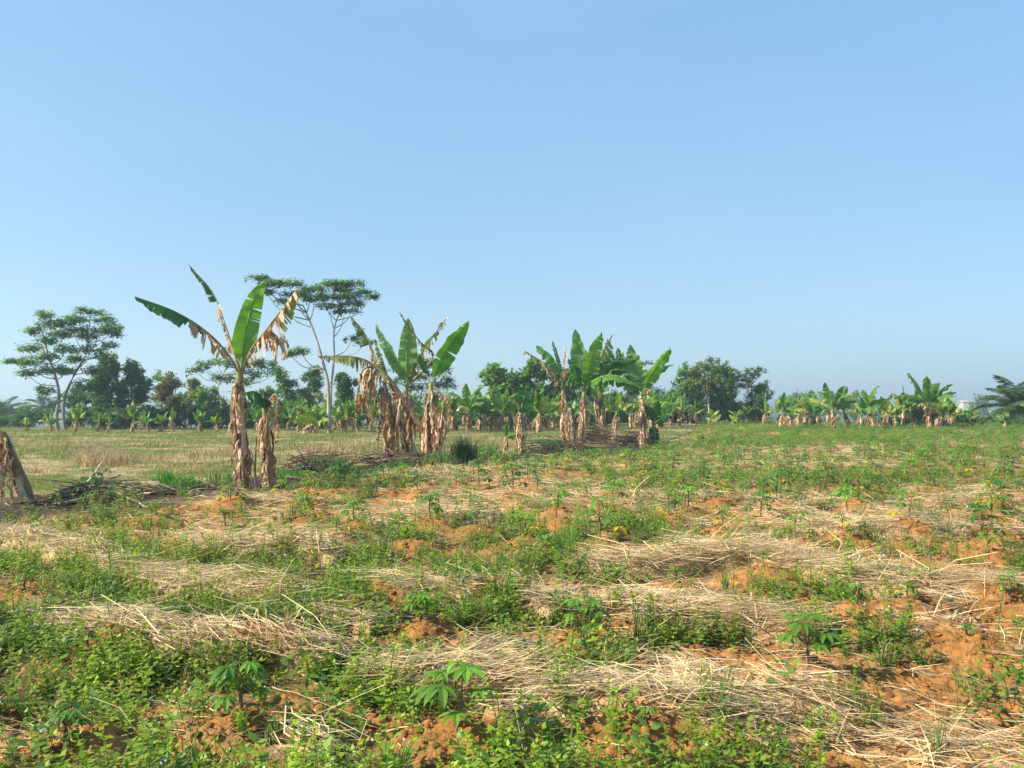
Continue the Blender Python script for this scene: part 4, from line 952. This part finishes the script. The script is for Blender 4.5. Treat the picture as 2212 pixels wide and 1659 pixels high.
def rosette(px, py, n, L, col, label):
    x, y = GP(px, py); g = G()
    for i in range(n):
        a = i * 2.4; e = .25 + i / n * .9; d = np.array([[math.cos(a) * math.cos(e), math.sin(a) * math.cos(e), math.sin(e)]])
        P = np.stack([d[0] * L * t * U(.9, 1.05) + [0, 0, -.25 * L * t * t] for t in np.linspace(0, 1, 6)]); s = norm(np.cross(d, [0, 0, 1.]))
        w_ = L * np.array([.05, .12, .17, .18, .13, .01])[:, None]; V = np.stack([P - s * w_ + [0, 0, .01], P, P + s * w_ + [0, 0, .01]], 1); g.add(V, gridF(6, 3), np.array(col) * U(.7, 1.3))
    o = g.build('broadleaf_weed', M_leaf, smooth=False); o.location = (x, y, float(ground_z(x, y)[0]) + .01); tag(o, label, 'weed', 'broad-leaved weeds')
rosette(1625, 1545, 14, .16, (.035,.11,.03), 'dark toothed broad-leaved weed on bare earth above the lower right straw')
rosette(1790, 1405, 9, .15, (.03,.09,.035), 'dark broad-leaved weed right behind the cassava on the wide bare mound')
rosette(1920, 1245, 9, .16, (.03,.10,.03), 'dark broad-leaved weed on the bare slope at the right')
rosette(1190, 1640, 8, .12, (.08,.2,.03), 'light broad-leaved weed at the bottom edge right of centre')

# ------------------------------------------------------------------ trees
def crown_leaves(g, C, R, n, size, col, flat=.5, var=.35, dark=.6, per=40, asp=.38):
    """C centre, R radii: leaves gathered round twig ends spread through the blob"""
    ns = max(3, n // per); d = rdir(ns) * (U(size=(ns, 1)) ** .45); d[:, 2] = np.where(d[:, 2] < -.3, d[:, 2] * .4, d[:, 2])
    sub = C + d * R; k = rng.integers(0, ns, n); sr = np.array([.30, .30, .30 * (.55 if flat > .6 else .85)]) * R * .8
    sr = np.maximum(sr, size * .8)
    c = sub[k] + N(size=(n, 3)) * sr * np.array([1, 1, 1]) * .55
    dr = rdir(n); dr[:, 2] = dr[:, 2] * (1 - flat) - .18; dr = norm(dr); s = norm(np.cross(dr, rdir(n) * (1 - flat) + [0, 0, 1.]))
    tone = (U(1 - var, 1 + var, ns)[k] * U(.75, 1.25, n))[:, None]
    leaves(g, c, dr, s, size * U(.6, 1.3, n), size * asp * 1.4 * U(.7, 1.2, n), np.array([col]) * tone, .12)
    return sub
def tree(D, trunk, blobs, col, label, size=.20, nl=260, flat=.55, tr=.14, bark=(.34, .30, .25), name='tree', cat='tree', depth=.8, per=40, group=None, asp=.38, limbs=True, taper=.35):
    T = [WP(a, b, D) for a, b in trunk]; x0 = T[0][0]; gz = float(ground_z(x0, D)[0]); T[0][2] = min(T[0][2], gz) - .1 if T[0][2] < gz + 1 else gz - .1
    tr = tr * .78; col = np.array(col) * np.array([2.1, 1.85, 1.5]); org = np.array([x0, D, gz]); root = empty(name, org, label, cat, group); T = np.array(T) - org; T[0] = [0, 0, -.1]
    g = G(); Q = catmull(T, 16); tubes(g, Q, np.linspace(tr, tr * taper, 16), 8, np.array([bark]) * U(.8, 1.2, (16, 1)))
    gc = G()
    for b in blobs:
        px, py, rx, ry = b[:4]; dz = b[4] if len(b) > 4 else N() * rx / K * D * depth * .5; ax = rx / K * D
        C = WP(px, py, D + dz) - org; R = np.array([ax, ax * depth, ry / K * D])
        cnt = int(nl * 2.1 * (rx * ry / 600) ** .75); cnt = max(110, cnt)
        sub = crown_leaves(gc, C, R, cnt, size, col, flat, per=per, asp=asp)
        if limbs:
            h = Q[:, 2] < C[2] - .15 * abs(C[2]); i = np.where(h)[0][-1] if h.any() else 8
            dd = np.linalg.norm(Q[:, :2] - C[:2], axis=1) * .6 + np.abs(C[2] - Q[:, 2]); dd[~h] = 1e9
            i = int(np.argmin(dd)) if h.any() else 8; A = Q[max(i, 3)]
            B = C - [0, 0, R[2] * .4]; mid = (A + B) / 2 + np.array([0, 0, -.12 * np.linalg.norm(B - A)]) + (B - A) * [.12, .12, 0]
            L_ = catmull([A, mid, B], 8); r_ = tr * (.36 if len(blobs) < 14 else .28); tubes(g, L_, np.linspace(r_, r_ * .35, 8), 5, bark)
            k = min(len(sub), 7); S_ = sub[:k]; m2 = (B + S_) / 2 - [0, 0, .05]
            tubes(g, np.stack([np.repeat(B[None], k, 0), m2, S_], 1), np.array([[r_ * .4, r_ * .25, .008]]), 4, np.array(bark) * .8)
    g.build('trunk', M_wood, root); gc.build('crown', M_leaf, root, smooth=False)
    return root
AL = (.065, .135, .05)     # feathery grey-green
# left feathery pair
tree(44, [(126,940),(122,900),(128,860),(122,820),(105,770),(92,720)], [(30,778,30,9),(62,752,34,9),(70,785,30,8),(100,735,30,10),(95,770,34,10),(72,715,26,10),(112,700,34,12),(98,680,28,9),(135,722,30,11),(140,755,30,10),(110,800,32,10),(60,805,26,8),(98,845,22,12),(140,800,26,12),(150,695,24,10)],
     AL, 'feathery pale-trunked tree leaning left at the far left, a wide open crown', .20, 480, .7, .15, (.25,.215,.17), per=26)
tree(45, [(142,940),(137,900),(140,860),(160,810),(188,760),(188,700)], [(195,672,34,9),(170,690,30,10),(222,690,30,9),(215,712,34,10),(185,725,36,10),(245,706,22,7),(250,722,20,6),(160,715,26,9),(232,745,24,7),(195,755,34,9),(165,775,30,10),(220,770,20,8),(205,800,26,16),(180,835,24,18)],
     AL, 'taller feathery tree right beside the leaning one at the far left', .20, 480, .7, .14, (.25,.215,.17), per=26)
# tall umbrella tree
tree(41, [(711,940),(710,880),(709,830),(700,790),(686,740),(672,700),(655,660)], [(560,600,30,6),(590,612,38,8),(625,612,34,7),(575,630,26,5),(640,635,40,8),(672,622,38,8),(680,645,34,7),(650,758,30,8),(628,765,20,6),(610,650,22,4)],
     (.06,.125,.04), 'left leaning stem of the tall umbrella tree with flat layered foliage', .18, 620, .8, .14, (.38,.31,.24), taper=.3, per=28)
tree(41.4, [(713,940),(714,880),(716,830),(722,770),(722,710),(740,660)], [(720,612,38,8),(758,612,34,7),(782,632,34,7),(800,640,18,6),(740,640,40,8),(765,655,32,7),(712,660,30,7),(745,672,34,6),(790,738,28,6),(760,732,20,5),(735,625,30,7),(700,640,30,7)],
     (.06,.125,.04), 'right stem of the tall umbrella tree with flat layered foliage', .18, 620, .8, .11, (.38,.31,.24), taper=.3, per=28)
# dense trees, left
def round_tree(D, px, top, rx, bot, col, label, base=None, n=9, size=.22, nl=380, flat=.35, bark=(.25,.22,.18), tr=.16, ry=None, **k):
    B = []; h = bot - top
    for i in range(n):
        t = (i + .5) / n; w_ = rx * math.sin(math.pi * min(.92, .2 + .68 * t)) ** .7; B.append((px + U(-.62, .62) * w_, top + h * (.10 + .85 * t), rx * U(.42, .60), max(8, h * U(.13, .22))))
    return tree(D, [(px, base or bot + 30), (px + N() * 3, (top + bot) / 2 + 30), (px + N() * 4, top + h * .35)], B, col, label, size, nl, flat, tr, bark, **k)
DG = (.034, .085, .024); MG = (.065, .135, .03); OG = (.085, .12, .03)
round_tree(50, 232, 764, 42, 925, DG, 'dense dark green tree, left one of the solid pair behind the feathery trees', n=13, nl=420)
round_tree(51, 286, 772, 38, 925, DG, 'dense dark green tree, right one of the solid pair behind the feathery trees', n=13, nl=420)
round_tree(52, 168, 838, 42, 930, DG, 'low dark tree filling in under the two feathery trees', n=8, nl=340)
round_tree(48, 368, 806, 36, 905, (.075, .075, .03), 'round brownish tree between the dense dark pair and the tallest banana', n=9, nl=420, size=.2)
round_tree(56, 350, 800, 26, 880, MG, 'thin-topped grey green tree behind the round brownish tree', n=6, nl=240)
round_tree(54, 412, 812, 34, 905, OG, 'olive green tree just right of the round brownish tree', n=8)
round_tree(52, 452, 838, 34, 925, MG, 'bushy tree behind the left of the tallest banana stem', n=8)
tree(58, [(480,915),(478,870),(470,840),(486,800)], [(440,790,30,7),(425,800,20,6),(470,780,28,8),(500,755,26,9),(520,742,18,9),(515,785,40,8),(560,780,32,8),(580,790,22,7),(545,805,40,8),(480,815,36,9),(520,825,40,9),(600,800,22,6)],
     AL, 'feathery tree directly behind the crown of the tallest banana plant', .3, 360, .75, .13, (.4,.36,.3))
round_tree(60, 560, 835, 44, 915, MG, 'spreading tree seen between the tallest banana and its sucker', n=8)
round_tree(55, 622, 792, 36, 900, MG, 'bushy green tree left of the tall umbrella tree', n=9, flat=.6)
round_tree(54, 665, 785, 36, 910, (.045,.10,.03), 'bushy darker tree right behind the trunk of the umbrella tree', n=9, flat=.6)
round_tree(50, 745, 802, 26, 885, DG, 'compact dark tree just right of the umbrella tree trunk', n=8, nl=420)
round_tree(56, 790, 800, 30, 900, MG, 'pale bushy tree behind the drooping left leaves of the second clump', n=7, nl=240)
tree(60, [(905,920),(905,870),(915,830)], [(860,800,34,8),(895,790,34,8),(930,785,32,8),(955,800,28,7),(880,815,36,9),(920,812,40,9),(965,820,24,6),(850,825,26,7),(940,830,34,8),(975,835,16,4),(900,835,38,7)],
     (.06,.12,.045), 'wide flat-crowned tree behind the second banana clump', .3, 380, .8, .13, (.36,.32,.28))
round_tree(64, 900, 852, 50, 915, MG, 'low hazy tree under the flat-crowned tree behind the second clump', n=7)
round_tree(66, 985, 862, 40, 920, (.06,.12,.04), 'low pale tree in the gap right of the second clump', n=6)
rb = np.random.default_rng(5)
for px in list(range(395, 1010, 44)) + list(range(1130, 1440, 60)):
    round_tree(66 + rb.random() * 8, px + rb.normal() * 8, 846 + rb.normal() * 7, 36, 915, [MG, DG, OG][int(rb.integers(0, 3))], 'low tree in the back row of the wood behind the banana plants', n=6, group='low trees in the back row of the wood', nl=220, size=.3, limbs=False)
# big-leaved grove behind the third clump
round_tree(56, 1085, 795, 52, 905, MG, 'big-leaved tree at the left end of the middle grove', n=11, size=.34, nl=260, asp=.6)
round_tree(57, 1150, 780, 46, 905, (.06,.13,.035), 'tallest big-leaved tree of the middle grove, left of the third clump', n=11, size=.34, nl=260, asp=.6)
round_tree(58, 1215, 795, 44, 910, MG, 'big-leaved tree behind the left leaves of the third clump', n=9, size=.34, nl=240, asp=.6)
round_tree(60, 1290, 812, 52, 915, DG, 'dark tree behind the middle of the third clump', n=9)
round_tree(60, 1355, 818, 44, 915, DG, 'dark tree behind the right of the third clump', n=8)
tree(60, [(1396,920),(1396,860),(1397,800)], [(1396,785,13,7),(1388,800,13,8),(1405,800,14,8),(1398,820,20,9),(1385,840,18,8),(1412,845,18,9)], (.07,.12,.06), 'slender thin-crowned tree rising behind the right leaves of the third clump', .2, 260, .4, .09, (.4,.36,.3))
# right-hand grove
round_tree(62, 1462, 808, 34, 915, MG, 'left-hand tree of the right grove, low and bright', n=9, nl=300)
tree(58, [(1532,922),(1531,880),(1527,840),(1530,800)], [(1535,778,24,6),(1520,790,26,8),(1505,800,26,9),(1545,795,24,8),(1500,825,30,10),(1535,820,30,10),(1515,842,26,9)], (.085,.12,.045), 'tree with a bare pale trunk and thin top in the right grove', .22, 300, .4, .10, (.36,.29,.22))
round_tree(60, 1578, 782, 44, 905, (.06,.13,.03), 'brightest full-crowned tree of the right grove', n=12, flat=.6)
round_tree(62, 1500, 798, 34, 910, (.04,.085,.035), 'dark tree behind the pale trunk of the right grove', n=9)
round_tree(60, 1625, 790, 32, 905, (.055,.12,.03), 'full tree with feathery edges near the right end of the grove', n=9, flat=.7)
round_tree(59, 1492, 786, 40, 905, MG, 'rounded tree at the left shoulder of the right grove', n=12, flat=.5)
round_tree(60, 1555, 776, 38, 905, (.06,.13,.035), 'topmost rounded tree in the middle of the right grove', n=12, flat=.5)
round_tree(62, 1650, 818, 22, 900, DG, 'small dark tree closing the right end of the grove', n=6)
round_tree(60, 1600, 860, 62, 922, (.045,.10,.025), 'low bushy tree under the right grove', n=8)
# understorey behind the far bananas
for i, (px, D, top, rx, lb) in enumerate([(20,62,878,40,'dark shrub at the far left edge behind the pale shed'),(70,60,888,34,'dark shrub right of the far-left one'),(250,47,880,46,'dark shrub under the dense pair of trees'),(330,47,872,44,'dark shrub below the round brownish tree'),
     (400,48,872,44,'dark shrub left of the tallest banana stem'),(470,48,876,40,'shrub immediately left of the tallest banana stem'),(545,49,872,44,'dark shrub between the tallest banana and its sucker'),(620,47,866,44,'shrub right of the banana sucker'),
     (672,48,872,36,'shrub left of the pale umbrella tree trunk'),(740,49,870,40,'shrub right of the pale umbrella tree trunk'),(800,50,866,42,'shrub behind the drooping leaves of the second clump'),(870,52,872,46,'shrub behind the stems of the second clump'),
     (1010,56,880,44,'pale shrub between the second and third clumps'),(1090,52,876,50,'dark shrub under the big-leaved grove'),(1170,52,872,50,'dark shrub at the left of the third clump'),(1250,54,866,50,'dark shrub behind the left stems of the third clump'),
     (1330,54,866,50,'dark shrub behind the thick stem of the third clump'),(1405,56,868,46,'dark shrub behind the young sucker of the third clump'),(1470,60,872,42,'dark shrub at the left of the right grove'),(1540,62,876,46,'dark shrub under the pale trunk of the right grove'),
     (1620,64,880,40,'dark shrub at the right of the right grove'),(1955,53,880,40,'dark leafy shrub among the skyline bananas left of the biggest'),(2005,50,872,40,'dark leafy shrub right behind the biggest skyline banana'),(2055,53,885,34,'dark leafy shrub right of the biggest skyline banana'),(2150,60,905,40,'low green shrub by the palm at the right edge')]):
    x = (px - CX) / K * D; z = float(ground_z(x, D)[0]); ht = H0 - (top - HY) / K * D - z; root = empty('shrub', (x, D, z), lb, 'shrub', 'dark shrubs behind the far bananas')
    g = G(); 
    for q in range(6): d = np.array([N() * .4, N() * .3, ht * .5]); tubes(g, np.stack([np.zeros(3), d * .5, d]), [.05, .03, .015], 5, (.2, .16, .12))
    g.build('trunk', M_wood, root); g = G(); ax = rx / K * D
    for q in range(9): crown_leaves(g, np.array([U(-.7, .7) * ax, N() * .5, ht * U(.12, .78)]), np.array([ax * .5, .8, ht * .24]), 230, .26, np.array(DG if 'dark' in lb else MG) * 1.5, .4)
    g.build('crown', M_leaf, root, smooth=False)
# hazy trees beyond the right skyline and left
for (px, D, top, rx, bot, lb) in [(1722,150,846,26,900,'hazy flat-topped tree in the gap right of the right grove'),(1752,160,848,20,900,'hazy tree just right of the flat-topped one in the valley'),(1700,130,862,30,905,'low hazy tree below the flat-topped one'),(1846,170,850,24,900,'hazy tree between the twin skyline bananas and the next'),
     (8,90,866,26,915,'hazy tree at the extreme left edge'),(52,95,872,24,915,'hazy rounded tree left of the far palm'),(1790,200,852,30,900,'faint hazy tree behind the twin skyline bananas'),(2120,230,858,24,900,'faint hazy tree on the slope above the white houses')]:
    round_tree(D, px, top, rx, bot, MG, lb, base=bot + 25, n=7, size=.30 * D / 60, nl=260, flat=.5, tr=.3)

# ------------------------------------------------------------------ palms
def palm(px, py, D, L, n, label, col=(.05,.10,.035), rr=.14, droop=1.3):
    x = (px - CX) / K * D; z = float(ground_z(x, D)[0]); top = H0 - (py - HY) / K * D - z; root = empty('palm_tree', (x, D, z), label, 'palm tree')
    g = G(); tubes(g, catmull([[0, 0, -.2], [.1, 0, top * .5], [0, 0, top]], 12), np.linspace(rr * 1.3, rr, 12), 8, (.28, .24, .2)); g.build('trunk', M_wood, root)
    for i in range(n):
        a = i * 2.4; e = 1.35 - 1.5 * (i / n); p = np.array([0, 0, top]); pts = [p]; o = np.array([math.cos(a), math.sin(a), 0]); l = L * U(.85, 1.1)
        for k in range(8): p = p + (o * math.cos(e) + np.array([0, 0, 1.]) * math.sin(e)) * l / 8; pts.append(p); e -= droop / 8 * (.5 + k * .2)
        A = catmull(pts, 34); g = G(); tubes(g, A, np.linspace(.03, .006, 34), 4, (.16, .18, .07)); T = norm(np.gradient(A, axis=0)); s = norm(np.cross(T, [0, 0, 1.]))
        u = np.linspace(0, 1, 34)
        for sg in (-1, 1):
            for q in range(2):
                idx = np.arange(4, 34); d = norm(s[idx] * sg + T[idx] * .6 + np.array([0, 0, -.45]) + N(size=(30, 3)) * .07)
                ll = L * .26 * np.sin(np.clip(u[idx] * 1.05, 0, 1) * np.pi) ** .5 + .05
                leaves(g, A[idx] + T[idx] * U(0, 1, (30, 1)) * l / 34, d, norm(np.cross(d, T[idx])), ll, np.full(30, .06 * L / 3), np.array([col]) * U(.7, 1.3, (30, 1)), .1)
        g.build('frond', M_leaf, root, smooth=False)
palm(2214, 884, 50, 3.1, 34, 'coconut palm at the right edge with dark feathery fronds', droop=1.0, col=(.07,.13,.04))
palm(106, 888, 75, 2.6, 16, 'hazy palm tree behind the far-left feathery trees')
palm(-2, 900, 70, 2.6, 14, 'palm tree cut by the left edge of the frame')

# ------------------------------------------------------------------ buildings far away
def box(g, x0, x1, y0, y1, z0, z1, C, mi=0):
    V = [[x0,y0,z0],[x1,y0,z0],[x1,y1,z0],[x0,y1,z0],[x0,y0,z1],[x1,y0,z1],[x1,y1,z1],[x0,y1,z1]]
    g.add(V, [[0,3,2,1],[4,5,6,7],[0,1,5,4],[1,2,6,5],[2,3,7,6],[3,0,4,7]], C, mi)
def house(px, py, D, w_, h, dpt, wallc, roofc, label, rise=.3, rz=0, nwin=3, two=False):
    x = (px - CX) / K * D; zb = H0 - (py - HY) / K * D; root = empty('house', (x, D, zb), label, 'house', 'houses in the valley'); root.rotation_euler = (0, 0, rz)
    g = G(); box(g, -w_/2, w_/2, -dpt/2, dpt/2, -6, h, wallc); g.build('wall', M_wall, root, smooth=False)
    g = G(); e = .3; V = [[-w_/2-e,-dpt/2-e,h],[w_/2+e,-dpt/2-e,h],[w_/2+e,dpt/2+e,h],[-w_/2-e,dpt/2+e,h],[-w_/2*.7,0,h+rise*dpt],[w_/2*.7,0,h+rise*dpt]]
    V = V + [[a, b, c - .15] for a, b, c in V[:4]]
    g.add(V, [[0,1,5,4],[2,3,4,5],[1,2,5,5],[3,0,4,4],[6,9,8,7],[0,6,7,1],[1,7,8,2],[2,8,9,3],[3,9,6,0]], roofc)
    g.f[0] = np.array([[0,1,5,4],[2,3,4,5],[6,9,8,7],[0,6,7,1],[1,7,8,2],[2,8,9,3],[3,9,6,0]]); g.m[0] = np.zeros(7, int)
    # hip ends as thin quads
    for (a, b, c) in ((1, 2, 5), (3, 0, 4)):
        A, B, Cc = np.array(V[a]), np.array(V[b]), np.array(V[c]); g.add([A, B, (B + Cc) / 2, Cc], [[0,1,2,3]], roofc)
    g.build('roof', M_roof, root, smooth=False)
    for r in range(2 if two else 1):
        for i in range(nwin):
            wx = -w_/2 + w_ * (i + .5) / nwin; g = G(); z0 = (h / (2 if two else 1)) * (r + .35); box(g, wx - w_/nwin*.25, wx + w_/nwin*.25, -dpt/2 - .06, -dpt/2 + .03, z0, z0 + h*.4, (.05,.06,.07)); g.build('window', M_roof, root, smooth=False)
house(2086, 874, 420, 6, 1.4, 6, (.5,.47,.40), (.42,.34,.26), 'house with a tan hip roof high on the hazy slope at the right', .22)
house(2127, 876, 420, 3.4, 1.4, 4, (.6,.62,.65), (.6,.6,.6), 'small pale house right of the tan-roofed one', .12, nwin=2)
house(2141, 897, 260, 4.4, .9, 3, (.72,.74,.76), (.66,.70,.74), 'long white house on the slope near the palm', .10, nwin=5)
house(2137, 904, 240, 4.2, .7, 3, (.75,.78,.8), (.7,.74,.78), 'lower white house just below the long white one', .10, nwin=4)
# long shed on the left
D = 50; x0 = (34 - CX) / K * D; x1 = (134 - CX) / K * D; zb = float(ground_z((x0 + x1) / 2, D)[0]); root = empty('shed', ((x0 + x1) / 2, D, zb), 'low pale-roofed shed at the left edge of the far field', 'shed')
zt = H0 - (929 - HY) / K * D - zb; W2 = (x1 - x0) / 2; g = G(); box(g, -W2, W2, 0, 3, -.5, zt - .25, (.25,.23,.2)); g.build('wall', M_wall, root, smooth=False)
g = G(); V = [[-W2-.2,-.4,zt-.22],[W2+.2,-.4,zt-.22],[W2+.2,3.4,zt-.05],[-W2-.2,3.4,zt-.05]]; V += [[a,b,c-.05] for a,b,c in V]
g.add(V, [[0,1,2,3],[4,7,6,5],[0,4,5,1],[1,5,6,2],[2,6,7,3],[3,7,4,0]], (.55,.52,.47)); g.build('roof', M_roof, root, smooth=False)

# ------------------------------------------------------------------ woods on the far hills
def far_woods():
    g = G(); n = 11000
    y = np.exp(U(math.log(110), math.log(2600), n)); x = U(-1, 1, n) * (.76 * y + 10); z = base_h(x, y)
    keep = fbm(x / 60, y / 60, 501) > .34
    x, y, z = x[keep], y[keep], z[keep]; n = len(x)
    top = HY - (z + 9 - H0) / y * K; keep = top > 848 + 12 * fbm(x / 80, y / 80, 503); x, y, z = x[keep], y[keep], z[keep]; n = len(x)
    R = U(2.2, 4.5, n) * np.interp(y, [90, 600, 2600], [.9, 1.3, 2.2]); hh = U(4, 9, n) * np.interp(y, [90, 2600], [.9, 1.3])
    per = 60
    k = np.repeat(np.arange(n), per); m = len(k); d = rdir(m); d[:, 2] = np.abs(d[:, 2]) * 1.0
    c = np.stack([x, y, z], 1)[k] + d * np.stack([R, R, hh * .55], 1)[k] * U(.6, 1.05, (m, 1)); c[:, 2] += hh[k] * .35
    dr = rdir(m); s = norm(np.cross(dr, rdir(m))); sz = R[k] * .32 * U(.7, 1.3, m)
    tone = U(.6, 1.4, n)[k][:, None] * U(.75, 1.25, (m, 1)); leaves(g, c, dr, s, sz, sz * .7, np.array([[.05, .095, .03]]) * tone, .1)
    tag(g.build('distant_woods', M_far, smooth=False), kind='stuff')
far_woods()

# ------------------------------------------------------------------ haze
hz = bpy.data.materials.new('haze'); hz.use_nodes = True; t = hz.node_tree; t.nodes.remove(t.nodes['Principled BSDF'])
pv = t.nodes.new('ShaderNodeVolumePrincipled'); pv.inputs['Color'].default_value = (.74, .92, 1, 1); pv.inputs['Density'].default_value = .00125; pv.inputs['Anisotropy'].default_value = .2
t.links.new(pv.outputs[0], t.nodes['Material Output'].inputs['Volume'])
g = G(); box(g, -8500, 8500, -60, 9500, -45, 60, (1, 1, 1)); o = g.build('haze', hz, smooth=False); tag(o, kind='stuff')
